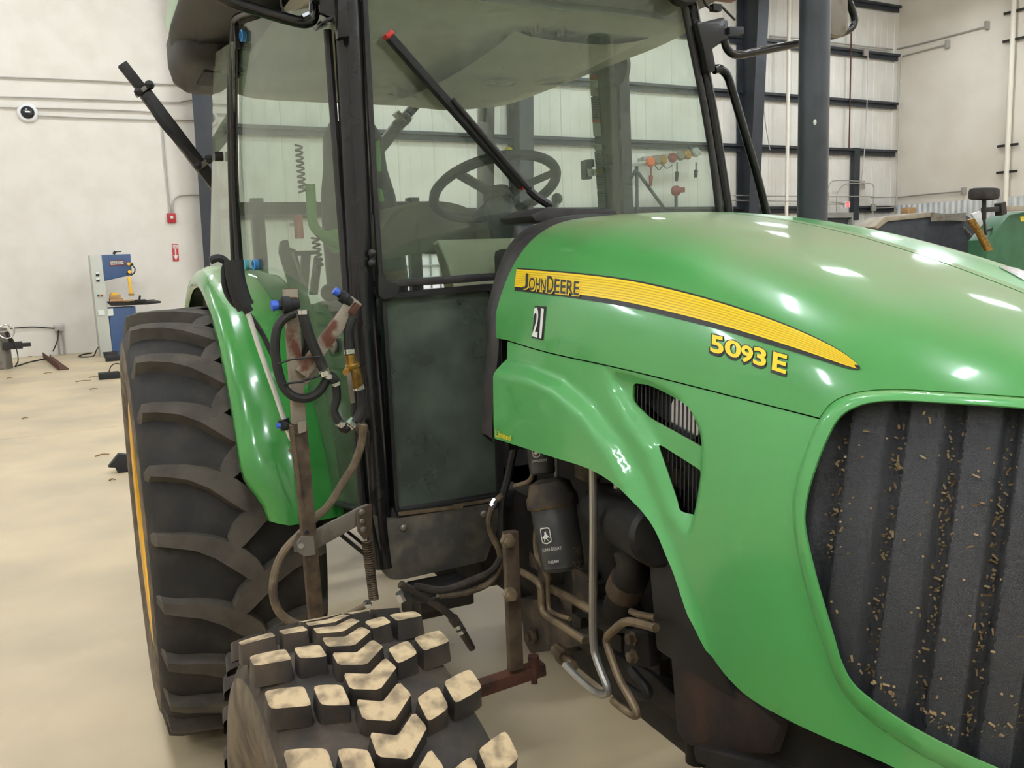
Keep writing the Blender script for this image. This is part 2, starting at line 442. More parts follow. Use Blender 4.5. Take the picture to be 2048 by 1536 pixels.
rows = [[BA*x+BD*y+Vector((0, 0, zz)) for x, y in prof] for zz in (0, ZC)]
pm.grid(rows); pan = None
a = 3.7
while a < WALL_A-.1:
    if pan is None:
        pan = pm.build('liner_panel', 'panel_paint', wall_b, fix=False, smooth=False); pan.location = BB(a, WALL_B+.095, 0)
    else: inst(pan, 'liner_panel', wall_b, BB(a, WALL_B+.095, 0))
    a += W_
def girt(a0, a1, z, h=.2):
    m = MB(); m.box(BB((a0+a1)/2, WALL_B-.02, z-h/2), a1-a0, .012, h, BA, BD); m.box(BB((a0+a1)/2, WALL_B-.01-.1+.11, z), a1-a0, .2, .012, BA, BD)
    m.box(BB((a0+a1)/2, WALL_B-.07, z-.06), a1-a0, .09, .012, BA, BD); m.box(BB((a0+a1)/2, WALL_B-.115, z-.03), a1-a0, .012, .075, BA, BD)
    m.build('girt', 'steel_blue', wall_b, smooth=False)
for z in (4.72, 6.25, 7.78, 9.3):
    for a0, a1 in ((3.95, 11.4), (11.7, 19.2), (19.45, 26.1)): girt(a0, a1, z)
girt(3.95, 11.4, 2.9); girt(11.7, 19.2, 2.9); girt(19.45, 22.6, 2.9); girt(24.2, 26.1, 2.9)
for a in COLS:
    m = MB(); fw = .2
    def bi(z): return WALL_B-.3-.62*z/10.4
    for (z0, z1) in ((0, 10.4),):
        m.hexa([BB(a-.01, WALL_B, 0), BB(a+.01, WALL_B, 0), BB(a+.01, bi(0), 0), BB(a-.01, bi(0), 0)], [BB(a-.01, WALL_B, z1), BB(a+.01, WALL_B, z1), BB(a+.01, bi(z1), z1), BB(a-.01, bi(z1), z1)])
        for d in (0, .02):
            pass
        m.hexa([BB(a-fw, bi(0), 0), BB(a+fw, bi(0), 0), BB(a+fw, bi(0)-.025, 0), BB(a-fw, bi(0)-.025, 0)], [BB(a-fw, bi(z1), z1), BB(a+fw, bi(z1), z1), BB(a+fw, bi(z1)-.025, z1), BB(a-fw, bi(z1)-.025, z1)])
        m.box(BB(a, WALL_B+.02, z1/2), .4, .02, z1, BA, BD)
    m.build('column', 'steel_blue', wall_b, smooth=False)
# end wall on the right with ribbed wainscot
m = MB(); m.box(BB(WALL_A+.15, (WALL_B+B0)/2, ZC/2), .3, WALL_B-B0+.6, ZC, BA, BD)
wall_r = tag(m.build('wall_right', 'panel_end', smooth=False), kind='structure')
wr = MB(); rows = []
for zz in (0, 2.92):
    row = []
    for k in range(6):
        for x, y in ((0, 0), (.05, -.03), (.1, -.03), (.15, 0)): row.append(BD*(-(k*.2+x))+BA*(y)+Vector((0, 0, zz)))
    row.append(BD*(-1.2)+Vector((0, 0, zz))); rows.append(row)
wr.grid(rows); wp = None; b = WALL_B
while b > 2:
    if wp is None:
        wp = wr.build('wainscot_panel', 'wainscot', wall_r, fix=False, smooth=False); wp.location = BB(WALL_A-.02, b, 0)
    else: inst(wp, 'wainscot_panel', wall_r, BB(WALL_A-.02, b, 0))
    b -= 1.2
m = MB(); m.box(BB((A0+WALL_A)/2, B0-.15, ZC/2), WALL_A-A0+.4, .3, ZC, BA, BD); tag(m.build('wall_front', 'panel_paint', smooth=False), kind='structure')
m = MB(); m.box(BB(A0-.15, (WALL_B+B0)/2, ZC/2), .3, WALL_B-B0, ZC, BA, BD); tag(m.build('wall_left', 'block_paint', smooth=False), kind='structure')
# exit door in the far right corner
dr = tag(MB().box(BB(23.35, WALL_B+.04, 1.2), 1.2, .06, 2.4, BA, BD).build('door_1', 'door_grey', smooth=False), kind='structure')
fr = MB()
for a_, z_, sx, sz in ((22.68, 1.35, .12, 2.7), (24.02, 1.35, .12, 2.7), (23.35, 2.62, 1.45, .16)): fr.box(BB(a_, WALL_B-.03, z_), sx, .16, sz, BA, BD)
fr.build('door_frame', 'door_grey', dr, smooth=False)
MB().box(BB(23.35, WALL_B, 2.2), 1.05, .05, .62, BA, BD).build('door_glass', 'machine_dark', dr, smooth=False)
MB().box(BB(23.9, WALL_B-.04, 1.0), .06, .1, .2, BA, BD).build('door_handle', 'chrome', dr, smooth=False)
pj = MB(); pj.box(BB(22.45, WALL_B-.04, 3.6), .22, .15, 2.3, BA, BD); pj.build('jamb_post', 'steel_blue', wall_b, smooth=False)
pj = MB(); pj.box(BB(24.15, WALL_B-.04, 3.6), .26, .15, 2.3, BA, BD); pj.build('jamb_post', 'steel_blue', wall_b, smooth=False)
# ceiling lights: each a housing with two glowing strips
lamp0 = None
for bi_, b in enumerate((-9, -4.5, 0, 5, 10.5, 16.5)):
    for ai, a in enumerate((-6.5, -.5, 5.5, 11.5, 17.5, 23)):
        L = BB(a, b, 8.7)
        lab = 'twin strip ceiling light, %s along the building and %s back from the long wall' % (('first', 'second', 'third', 'fourth', 'fifth', 'sixth')[ai], ('sixth', 'fifth', 'fourth', 'third', 'second', 'first')[bi_])
        if lamp0 is None:
            r = empty('ceiling_light', L, lab, 'light', 'strip lights under the roof'); lamp0 = r
            MB().box(L+Vector((0, 0, .1)), 1.3, .4, .12, BA, BD).build('housing', 'lamp_body', r, smooth=False)
            for s in (-1, 1): MB().box(L+BD*(.1*s)+Vector((0, 0, .02)), 1.2, .09, .05, BA, BD).build('light_strip', 'lamp_tube', r, smooth=False)
            MB().cyl(L+Vector((0, 0, .15)), L+Vector((0, 0, ZC-8.7)), .01, n=6).build('hanger', 'conduit', r)
        else:
            r = empty('ceiling_light', L, lab, 'light', 'strip lights under the roof')
            for ch in lamp0.children: c = inst(ch, ch.name.split('.')[0], r)
# ------------------------------------------------------------------ the tractor
TR = empty('tractor', (0, 0, 0), 'big green tractor with yellow side stripe, glazed cab and black mesh nose', 'tractor')
# hood skin: rear to nose (u) and bottom to ridge (v)
XK, XN, HW, ZB = 2.30, 2.93, .40, .80
_zx = [1.2, 1.4, 1.6, 1.9, 2.0, 2.14, 2.25, 2.31, 2.42, 2.6, 2.8, 3.0]
_zz = [1.766, 1.768, 1.766, 1.751, 1.741, 1.716, 1.692, 1.674, 1.641, 1.585, 1.51, 1.42]
_zp = np.polyfit(np.array(_zx)-2.1, _zz, 4)
def zt(x): return float(np.polyval(_zp, x-2.1))
def HS(u, v, n=3.4, p=2.4):
    sg = 1
    if u > 1: u = 2-u; sg = -1
    if u < .5: x = 1.45+(XK-1.45)*u/.5; y = -HW
    else:
        ph = (u-.5)/.5*PI/2
        x = XK+(XN-XK)*math.sin(ph)**(2/p); y = -HW*max(math.cos(ph), 0)**(2/p)
    f = min(max(v, 0), 1)*PI/2
    a = max(math.cos(f), 0)**(2/n); ze = math.sin(f)**(2/n)
    z0 = ZB+(zt(x)-ZB)*ze
    s = 1-.16*min(max((1.5-z0)/.55, 0), 1)
    if x > XK: x = XK+(x-XK)*s
    xs = x if x < XK else XK+.6*(x-XK)
    X = xs+(x-xs)*a
    return Vector((X, sg*y*a, ZB+(zt(X)-ZB)*ze))
NU, NV = 160, 90
_g = [[HS(2*i/NU, j/NV) for j in range(NV+1)] for i in range(NU+1)]
_gv = [p for r in _g for p in r]
_gf = []
for i in range(NU):
    for j in range(NV):
        q = i*(NV+1)+j
        _gf += [(q, q+NV+1, q+NV+2), (q, q+NV+2, q+1)]
HB = BVHTree.FromPolygons(_gv, _gf)
def hood_uv(px, py):
    loc, no, idx, d = HB.ray_cast(CAM, ray(px, py))
    if loc is None: return None
    a, b, c = (_gv[k] for k in _gf[idx]); ia, ib, ic = _gf[idx]
    v0 = b-a; v1 = c-a; v2 = loc-a
    d00 = v0.dot(v0); d01 = v0.dot(v1); d11 = v1.dot(v1); d20 = v2.dot(v0); d21 = v2.dot(v1)
    de = d00*d11-d01*d01
    s = (d11*d20-d01*d21)/de; t = (d00*d21-d01*d20)/de
    def uv(k): return Vector((2*(k//(NV+1))/NU, (k % (NV+1))/NV))
    return uv(ia)*(1-s-t)+uv(ib)*s+uv(ic)*t
def hood_nrm(u, v, e=.004):
    v = min(max(v, e*1.5), 1-e*1.5)
    a = HS(min(u+e, 2), v)-HS(max(u-e, 0), v); b = HS(u, v+e)-HS(u, v-e)
    return a.cross(b).normalized()
def dens(pts, step=14):
    out = []; n = len(pts)
    for i in range(n):
        a = Vector(pts[i]); b = Vector(pts[(i+1) % n]); k = max(1, int((b-a).length/step))
        for j in range(k): out.append(a+(b-a)*j/k)
    return out
def curve2(pts, k=5): return [Vector((p.x, p.y)) for p in smooth_path([(x, y, 0) for x, y in pts], k)]
def inpoly(p, poly):
    c = False; n = len(poly); x, y = p[0], p[1]
    for i in range(n):
        a = poly[i]; b = poly[i-1]
        if (a[1] > y) != (b[1] > y) and x < (b[0]-a[0])*(y-a[1])/(b[1]-a[1])+a[0]: c = not c
    return c
def dseg(p, line):
    best = 1e9; sd = 1
    for i in range(len(line)-1):
        a = line[i]; b = line[i+1]; ab = (b[0]-a[0], b[1]-a[1]); L = ab[0]**2+ab[1]**2
        t = max(0, min(1, ((p[0]-a[0])*ab[0]+(p[1]-a[1])*ab[1])/max(L, 1e-9)))
        dx = p[0]-a[0]-ab[0]*t; dy = p[1]-a[1]-ab[1]*t; d = dx*dx+dy*dy
        if d < best: best = d; sd = ab[0]*dy-ab[1]*dx
    return math.sqrt(best)*(1 if sd >= 0 else -1)
def sstep(x, a, b):
    t = max(0, min(1, (x-a)/(b-a))); return t*t*(3-2*t)
def hood_patch(name, outline, holes, m, parent, off=0.0, disp=None, step=.012, solid=.004, uvin=False, fine=None):
    """a piece of the hood skin cut along an outline; disp(px,py) swells it along its normal"""
    def to_uv(pl): return [q for q in ((p if uvin else hood_uv(p[0], p[1])) for p in pl) if q is not None]
    outs = [to_uv(outline)]+[to_uv(h) for h in holes]
    SU, SV = 1.75, 1.0       # rough metres per unit of u and v
    pts = []; edges = []
    for pl in outs:
        o = len(pts); pts += [Vector((p[0]*SU, p[1]*SV)) for p in pl]
        edges += [(o+i, o+(i+1) % len(pl)) for i in range(len(pl))]
    P0 = [Vector((p[0]*SU, p[1]*SV)) for p in outs[0]]; PH = [[Vector((p[0]*SU, p[1]*SV)) for p in h] for h in outs[1:]]
    x0 = min(p.x for p in P0); x1 = max(p.x for p in P0); y0 = min(p.y for p in P0); y1 = max(p.y for p in P0)
    rows = int((y1-y0)/step)+1; cols = int((x1-x0)/step)+1
    for i in range(cols+1):
        for j in range(rows+1):
            p = Vector((x0+(i+.5*(j % 2))*step, y0+j*step))
            if inpoly(p, P0) and not any(inpoly(p, h) for h in PH): pts.append(p)
    v, e, f, *_ = delaunay_2d_cdt(pts, edges, [], 0, 1e-6)
    keep = []
    for t in f:
        c = sum((v[k] for k in t), Vector((0, 0)))/len(t)
        if inpoly(c, P0) and not any(inpoly(c, h) for h in PH): keep.append(tuple(t))
    vs = []
    for p in v:
        u_, v_ = p.x/SU, p.y/SV
        P = HS(u_, v_); n = hood_nrm(u_, v_)
        d = off
        if disp: d += disp(*PROJ(P))
        vs.append(P+n*d)
    mb = MB(); mb.add(vs, keep)
    ob = mb.build(name, m, parent, solid=solid, angle=50, fix=False)
    return ob
# outlines as they run over the skin
SEAM = [(1015, 680), (1100, 705), (1250, 738), (1400, 775), (1640, 836)]
ARCH = curve2([(1006, 876), (1060, 893), (1130, 915), (1200, 938), (1262, 978), (1310, 1040), (1350, 1130), (1385, 1230), (1425, 1315), (1485, 1385), (1560, 1432), (1650, 1475), (1760, 1522), (1900, 1590)])
GR_IN = curve2([(2300, 850), (2048, 824), (1900, 813), (1800, 807), (1735, 813), (1690, 835), (1662, 880), (1635, 950), (1620, 1010), (1620, 1060), (1640, 1150), (1675, 1270), (1690, 1320), (1720, 1370), (1800, 1430), (1900, 1485), (2000, 1530), (2100, 1570), (2300, 1640)])
GR_OUT = curve2([(2300, 815), (2048, 795), (1900, 785), (1790, 779), (1715, 785), (1665, 805), (1635, 845), (1600, 930), (1585, 1005), (1590, 1080), (1612, 1180), (1650, 1300), (1675, 1365), (1715, 1420), (1800, 1485), (1920, 1550), (2040, 1600), (2300, 1720)])
V1 = rrect([(1252, 764), (1290, 768), (1385, 815), (1392, 895), (1282, 834), (1250, 800)], [10, 20, 28, 8, 12, 12])
V2 = rrect([(1304, 888), (1388, 942), (1380, 1032), (1352, 1026)], [6, 10, 8, 14])
RIDGE = [(990, 726), (1060, 732), (1130, 762), (1190, 812), (1240, 878), (1280, 945), (1310, 1010), (1350, 1100), (1385, 1195), (1430, 1290)]
VTOP = curve2([(1205, 733), (1290, 755), (1360, 795), (1400, 850), (1408, 920), (1398, 1000), (1385, 1060)])
VREG = [(1205, 733)]+[tuple(p) for p in VTOP]+[(1370, 1075), (1330, 1010), (1290, 900), (1240, 830), (1215, 780)]
def body_disp(px, py):
    d = 0.0
    s = dseg((px, py), RIDGE)              # below and left of the ridge the arch plate stands proud
    if px < 1420: d += .022*sstep(s, -4, 26)*sstep(px, 1460, 1330)
    if inpoly((px, py), VREG): d -= .016*sstep(abs(dseg((px, py), VREG+[VREG[0]])), 0, 24)
    return d
def grille_disp(px, py):
    e = abs(dseg((px, py), [tuple(p) for p in GR_OUT])); return .012*sstep(e, 0, 16)
U_ALL = None
# upper hood: everything above the seam, over the ridge and down to the same seam on the far side
su = [hood_uv(*p) for p in curve2(SEAM, 8)]
v_se = [p.y for p in su]
go = [hood_uv(*p) for p in GR_OUT]
# the lip of the grille opening met by the hood
gi = [q for q in go if q is not None and q.x >= su[-1].x-.02 and q.y > .35]
gi.sort(key=lambda q: q.x)
up_line = [q for q in su if q.x <= 1]
up_line = [Vector((0, up_line[0].y))]+up_line
for q in gi:
    if q.x > up_line[-1].x+.004 and q.x < 1: up_line.append(q)
vn = up_line[-1].y
up_line.append(Vector((1, vn)))
far = [Vector((2-q.x, q.y)) for q in reversed(up_line[:-1])]
hood_outline = up_line+far+[Vector((2, .9999)), Vector((1.5, .9999)), Vector((1, .9999)), Vector((.5, .9999)), Vector((0, .9999))]
def densuv(pl, st=.02):
    out = []
    for i in range(len(pl)):
        a = pl[i]; b = pl[(i+1) % len(pl)]; k = max(1, int((b-a).length/st))
        for j in range(k): out.append(a+(b-a)*j/k)
    return out
hood = hood_patch('hood', densuv(hood_outline), [], 'green', TR, uvin=True, step=.016, off=.002)
# side panels
lowr = [tuple(p) for p in curve2(SEAM)]
side_out = [(x, y+2.5) for x, y in lowr]+[(1632, 850)]+[tuple(p) for p in GR_OUT if p.y > 850 and p.x < 2250]
arch = [tuple(p) for p in ARCH]
side_out = side_out+[(2250, 1740)]+list(reversed(arch))+[(1004, 840), (1003, 740), (1006, 726), (1014, 718)]
side = hood_patch('side_panel', dens([Vector(p) for p in side_out], 14), [dens(V1, 9), dens(V2, 9)], 'green_side', TR, disp=body_disp, step=.0085)
gf_out = list(GR_OUT)+list(reversed(GR_IN))
gframe = hood_patch('grille_frame', dens([Vector(p) for p in gf_out if p.x < 2290], 14), [], 'green_side', TR, disp=grille_disp, step=.01)
# far side panel, plain mirror of the near one
sp2 = inst(side, 'side_panel', TR); sp2.scale = (1, -1, 1)
md = sp2.modifiers.new('solidify', 'SOLIDIFY'); md.thickness = .004; md.offset = -1
gf2 = inst(gframe, 'grille_frame', TR); gf2.scale = (1, -1, 1)
# mesh grille with vertical pleats
def pleat(px, py):
    q = (px-(1700-(py-810)*.135))/118.0
    t = q-math.floor(q)
    return -.010-.020*(sstep(t, .58, .72)-sstep(t, .90, 1.0))
gm_poly = [tuple(p) for p in GR_IN]
gm_wide = [tuple(a*.45+b*.55) for a, b in zip(GR_IN, GR_OUT)] if len(GR_IN) == len(GR_OUT) else [tuple(p) for p in GR_OUT]
grille = hood_patch('grille', dens([Vector(p) for p in gm_wide if p[0] < 2290], 14), [], 'grille_black', TR, off=0, disp=pleat, step=.006, solid=.002)
gl2 = inst(grille, 'grille', TR); gl2.scale = (1, -1, 1)
# dark body behind skin: radiator box and nose core
MB().box((2.28, 0, 1.2), .4, .5, .5).build('radiator', 'void', TR, smooth=False)
# chaff caught in the grille
ch = MB()
for k in range(1100):
    qn = random.randint(-1, 5); py = random.uniform(820, 1520)
    if random.random() < .72: t = random.gauss(.80, .07)
    else: t = random.random()
    px = 1700-(py-810)*.135+118*(qn+t)
    if random.random() < .15: py = min(1480, 1360+(px-1710)*.62)+random.uniform(-30, 0)
    if not inpoly((px, py), gm_poly) or px > 2060: continue
    q = hood_uv(px, py)
    if q is None: continue
    P = HS(q.x, q.y); n = hood_nrm(q.x, q.y); P = P+n*(pleat(px, py)+.002)
    a, b = frame_of(n); an = random.uniform(0, PI); e = (a*math.cos(an)+b*math.sin(an)); g = n.cross(e)
    l = random.choice((.002, .003, .003, .005, .009)); wd = min(l, .0022)
    e = e*l/2; g = g*wd/2
    ch.add([P-e-g, P+e-g, P+e+g+n*.002, P-e+g+n*.002], [(0, 1, 2, 3)])
tag(ch.build('chaff', 'chaff', TR, smooth=False, fix=False), kind='stuff')
# side vents: dark back, headlamp bowl in the upper one, upright louvres
for nm, V, lamp in (('vent_insert', V1, True), ('vent_insert', V2, False)):
    big = [Vector(p)+(Vector(p)-sum(V, Vector((0, 0)))/len(V))*.06 for p in V]
    vo = hood_patch(nm, dens(big, 10), [], 'void', TR, off=-.05, step=.02, solid=.003)
    mb = MB(); x0 = min(p.x for p in V); x1 = max(p.x for p in V)
    k = 0; x = x0+2
    while x < x1:
        ys = [y for y in range(740, 1060, 2) if inpoly((x, y), V)]
        if len(ys) > 3:
            y0, y1 = ys[0]-4, ys[-1]+4; pts = []
            for j in range(7):
                q = hood_uv(x-(y0+(y1-y0)*j/6-760)*.02, y0+(y1-y0)*j/6)
                pts.append(HS(q.x, q.y)-hood_nrm(q.x, q.y)*.026)
            mb.tube(pts, .0016, 5, smooth=False)
        x += 8.2
    mb.build('louvre', 'vent_black', vo)
    if lamp:
        q = hood_uv(1338, 822); P = HS(q.x, q.y); n = hood_nrm(q.x, q.y)
        MB().lathe(P-n*.052, n, [(-.03, .01), (-.02, .03), (0, .043), (.012, .048)], 20).build('side_lamp', 'chrome', vo)
# decals on the skin
def skin_text(s, quad, name, m, parent, off=.0024, toff=0.0, spacing=1.0, subdiv=True):
    v, f, asp = text2d(s, off=toff, spacing=spacing); bl, br, tr, tl = [Vector(p) for p in quad]
    vs = []
    for a, b in v:
        p = (bl*(1-a)+br*a)*(1-b)+(tl*(1-a)+tr*a)*b
        q = hood_uv(p.x, p.y); vs.append(HS(q.x, q.y)+hood_nrm(q.x, q.y)*(off+body_disp(p.x, p.y)*(1 if p.y > 700 and p.x < 1250 else 0)))
    mb = MB(); mb.add(vs, f); return mb.build(name, m, parent, smooth=False, fix=False)
ST_T = curve2([(1036, 537), (1140, 545), (1250, 558), (1350, 579), (1450, 607), (1550, 641), (1630, 675), (1690, 708), (1722, 736)])
ST_B = curve2([(1031, 582), (1140, 596), (1250, 614), (1350, 637), (1450, 663), (1550, 693), (1630, 718), (1690, 737), (1720, 742)])
stripe = hood_patch('stripe', dens(ST_T+list(reversed(ST_B)), 12), [], 'decal_black', hood, off=.0032, step=.02, solid=0)
yt = [a*.93+b*.07+Vector((0, 0)) for a, b in zip(ST_T, ST_B)]; yb = [a*.17+b*.83 for a, b in zip(ST_T, ST_B)]
yt[-1] = (yt[-1]+Vector((1700, 727)))/2; yb[-1] = Vector((1712, 736))
hood_patch('stripe_yellow', dens(yt+list(reversed(yb)), 12), [], 'yellow', hood, off=.0042, step=.02, solid=0)
lines = MB()
for k in range(1, 8):
    t = k/8.0; pv = None
    for a, b in zip(yt[:-2], yb[:-2]):
        pts2 = []
        for dt in (-.022, .022):
            p = a*(1-t-dt)+b*(t+dt); q = hood_uv(p.x, p.y); pts2.append(HS(q.x, q.y)+hood_nrm(q.x, q.y)*.0047)
        if pv: lines.add([pv[0], pts2[0], pts2[1], pv[1]], [(0, 1, 2, 3)])
        pv = pts2
lines.build('stripe_lines', 'yellow_dark', hood, smooth=False, fix=False)
Q = [(1050, 581), (1160, 590), (1161, 560), (1051, 551)]
for s_, x0, x1, ht, dr in (('J', 1049, 1060, 31, 0), ('OHN', 1062, 1096, 25, 1), ('D', 1098, 1111, 33, 2), ('EERE', 1113, 1162, 28, 1)):
    yb_ = lambda x: 579+(x-1049)*.118
    q = [(x0, yb_(x0)+dr), (x1, yb_(x1)+dr), (x1+1, yb_(x1)+dr-ht), (x0+1, yb_(x0)+dr-ht)]
    skin_text(s_, [(x+1, y+2) for x, y in q], 'maker_name_back', 'yellow', hood, off=.0054, toff=.05)
    skin_text(s_, q, 'maker_name', 'decal_black', hood, off=.0062, toff=.016)
for (s, q) in (('5', [(1423, 704), (1450, 711), (1450, 675), (1424, 669)]), ('0', [(1452, 710), (1482, 719), (1484, 685), (1453, 678)]), ('9', [(1482, 722), (1506, 730), (1510, 696), (1484, 688)]), ('3', [(1508, 728), (1534, 736), (1536, 700), (1510, 693)]), ('E', [(1546, 740), (1574, 749), (1577, 712), (1549, 704)])):
    sh = [(x+d[0], y+d[1]) for (x, y), d in zip(q, ((-3, 6), (1, 7), (2, -1), (-3, -2)))]
    skin_text(s, sh, 'model_digit_back', 'decal_black', hood, off=.0030, toff=.06)
    skin_text(s, [(x+.5, y+1) for x, y in q], 'model_digit', 'yellow', hood, off=.0040, toff=.03)
n21 = hood_patch('number_plate', dens([Vector(p) for p in ((1072, 612), (1095, 614), (1089, 681), (1066, 676))], 10), [], 'decal_black', hood, off=.003, step=.03, solid=0)
skin_text('2', [(1067, 673), (1078, 676), (1082, 617), (1071, 615)], 'digit', 'white_decal', hood, off=.0042, toff=.02)
skin_text('1', [(1081.5, 677), (1086, 678), (1091, 619), (1085.5, 617.5)], 'digit', 'white_decal', hood, off=.0042, toff=.02)
skin_text('Limited', [(1012, 872), (1042, 881), (1043, 870), (1012, 858)], 'edition_name', 'yellow', side, off=.0045+.000, toff=.015)

# headlamp lens let into the nose
hl = hood_patch('nose_lamp', dens(rrect([Vector(p) for p in ((1990, 534), (2035, 540), (2100, 566), (2140, 596), (2050, 566))], 14), 10), [], 'chrome', hood, off=.0035, step=.02, solid=.002)
# ------------------------------------------------------------------ wheels
def WP(th, y, r): return Vector((r*math.cos(th), y, r*math.sin(th)))
def revolve(mb, prof, n, closed=True):
    k = len(prof); vs = []
    for i in range(n):
        t = 2*PI*i/n
        vs += [WP(t, y, r) for y, r in prof]
    fs = []
    for i in range(n):
        i2 = (i+1) % n
        for j in range(k if closed else k-1):
            j2 = (j+1) % k
            fs.append((i*k+j, i*k+j2, i2*k+j2, i2*k+j))
    mb.add(vs, fs)
def block_mesh(mb, poly, R, h, taper=.006, crown=None, k=1):
    """tread block: outline in (across, along) metres, standing h high on the carcass"""
    n = len(poly); cx = sum(p[0] for p in poly)/n; cs = sum(p[1] for p in poly)/n
    top = []; bot = []
    for y, s in poly:
        rt = R-(crown*(abs(y))**2.5 if crown else 0)
        top.append(WP(s/R, y, rt))
        g = math.hypot(y-cx, s-cs) or 1
        bot.append(WP((s+(s-cs)/g*taper)/R, y+(y-cx)/g*taper, rt-h))
    mb.add(top+bot, [tuple(range(n))]+[(i, n+i, n+(i+1) % n, (i+1) % n) for i in range(n)])
RR = .768
def rear_lug():
    st = [(-.256, 1.6, .9, .10), (-.240, 1.4, 1.25, .020), (-.20, .8, 1.4, .008), (-.14, -.2, 1.75, .003), (-.085, -2.0, 2.4, .001), (-.04, -4.4, 3.0, 0), (0, -6.8, 3.3, 0), (.028, -8.5, 2.8, 0), (.046, -9.8, 1.4, 0)]
    mb = MB(); rows = []
    for y, a, hw, dr in st:
        r = RR-dr; dt = .55
        rows.append([WP(math.radians(a-hw-dt), y*1.02, r-.052), WP(math.radians(a-hw), y, r), WP(math.radians(a+hw), y, r), WP(math.radians(a+hw+dt), y*1.02, r-.052)])
    mb.grid(rows); mb.add(rows[-1], [(0, 1, 2, 3)]); mb.add(rows[0], [(3, 2, 1, 0)])
    return mb
def wheel_rear(y, side):
    w_ = empty('rear_wheel', (0, y, RR)); w_.parent = TR
    return w_
tire_prof = [(-.17, .40), (-.205, .44), (-.255, .52), (-.270, .60), (-.262, .66), (-.240, .705), (-.2, .722), (-.1, .728), (0, .73), (.1, .728), (.2, .722), (.240, .705), (.262, .66), (.270, .60), (.255, .52), (.205, .44), (.17, .40)]
def local(mb, name, m, parent, **k):
    o = mb.build(name, m, None, **k); o.parent = parent; return o
YR = .878
rw = wheel_rear(-YR, -1)
mb = MB(); revolve(mb, tire_prof, 72); k_ = len(tire_prof); mb.m = [1 if (i % k_) < 4 or 11 < (i % k_) else 0 for i in range(len(mb.f))]; tire_r = local(mb, 'tire', ['rubber', 'sidewall_mud'], rw, angle=60)
lug = local(rear_lug(), 'lug', ['rubber_lug'], rw, angle=30); lug2 = None
mm = rear_lug(); mm.v = [Vector((v.x, -v.y, v.z)) for v in mm.v]
NL = 23
for i in range(NL):
    t = math.radians(-360.0/NL*i-11.5+2.5)
    if i == 0: lug.rotation_euler = (0, t, 0)
    else: inst(lug, 'lug', rw, rot=(0, t, 0))
    t2 = t+math.radians(180.0/NL)
    if lug2 is None:
        lug2 = local(mm, 'lug', ['rubber_lug'], rw, angle=30); lug2.rotation_euler = (0, t2, 0)
    else: inst(lug2, 'lug', rw, rot=(0, t2, 0))
mb = MB(); revolve(mb, [(-.20, .43), (-.250, .455), (-.257, .442), (-.250, .405), (-.19, .385), (-.1, .375), (.1, .375), (.19, .385), (.205, .40), (.20, .415), (.17, .40), (-.17, .40)], 64); rim_r = local(mb, 'rim', 'rim_yellow', rw, angle=40)
mb = MB(); revolve(mb, [(-.10, .38), (-.06, .30), (-.02, .16), (-.06, .12), (-.09, .02), (-.05, .015), (0, .12), (.03, .3), (-.05, .385)], 48, closed=True); disc_r = local(mb, 'wheel_disc', 'rim_yellow', rw, angle=40)
for k in range(8):
    c = WP(2*PI*k/8, -.05, .21); mb = MB(); mb.cyl(c+Vector((0, .02, 0)), c-Vector((0, .02, 0)), .016, n=6); local(mb, 'wheel_bolt', 'steel_grey', rw)
rw2 = empty('rear_wheel', (0, YR, RR)); rw2.parent = TR; rw2.rotation_euler = (0, 0, PI)
for o in list(rw.children): inst(o, o.name.split('.')[0], rw2, rot=(0, -o.rotation_euler.y if 'lug' in o.name else 0, 0))
# front wheel
RF = .577; YF = .947; XF = 2.255; WS = .78
fwh = empty('front_wheel', (XF, -YF, RF)); fwh.parent = TR
fp = [(-.11, .31), (-.135, .34), (-.165, .43), (-.172, .475), (-.168, .512), (-.152, .536), (-.07, .551), (0, .553), (.07, .551), (.152, .536), (.168, .512), (.172, .475), (.165, .43), (.135, .34), (.11, .31)]
mb = MB(); revolve(mb, [(y*WS, r) for y, r in fp], 64); k_ = len(fp); mb.m = [1 if (i % k_) < 4 or 10 < (i % k_) else 0 for i in range(len(mb.f))]; local(mb, 'tire', ['rubber_front', 'sidewall_mud'], fwh, angle=60)
CR = 1.6
k_ = math.tan(math.radians(24))
def armblock(y0, y1, ln, sg):
    a0, a1 = abs(y0), abs(y1)
    po = [(y0, k_*a0+ln/2), (y0+(y1-y0)*.5, k_*(a0+a1)/2+ln/2*1.04), (y1, k_*a1+ln/2), (y1, k_*a1-ln/2), (y0+(y1-y0)*.5, k_*(a0+a1)/2-ln/2*1.04), (y0, k_*a0-ln/2)]
    po = [tuple(p) for p in rrect([Vector(p) for p in po], [.006, .002, .008, .008, .002, .006], 2)]
    return [(sg*y, s) for y, s in po]
kinds = {}
cen = [(-.046, .018), (-.042, .023), (-.006, .010), (.0, .010), (.036, .034), (.043, .034), (.050, .014), (.050, .008), (.006, -.025), (-.004, -.026), (-.042, -.014), (-.047, -.008)]
for nm, poly in (('so', armblock(-.084, -.131, .042, 1)), ('mo', armblock(-.040, -.074, .042, 1)), ('si', armblock(-.084, -.131, .042, -1)), ('mi', armblock(-.040, -.074, .042, -1)), ('c', [(y*.70, s) for y, s in cen]), ('d', [(-y*.84, s) for y, s in cen])):
    b_ = MB(); block_mesh(b_, poly, RF, .030, taper=.003, crown=CR); kinds[nm] = b_
def put(kind, t):
    k = kinds[kind]
    if isinstance(k, MB):
        o = local(k, 'lug', ['rubber_front', 'lug_dusty'], fwh, angle=30)
        for p in o.data.polygons: p.material_index = 1 if len(p.vertices) > 4 else 0
        kinds[kind] = o; o.rotation_euler = (0, -t, 0)
    else: inst(k, 'lug', fwh, rot=(0, -t, 0))
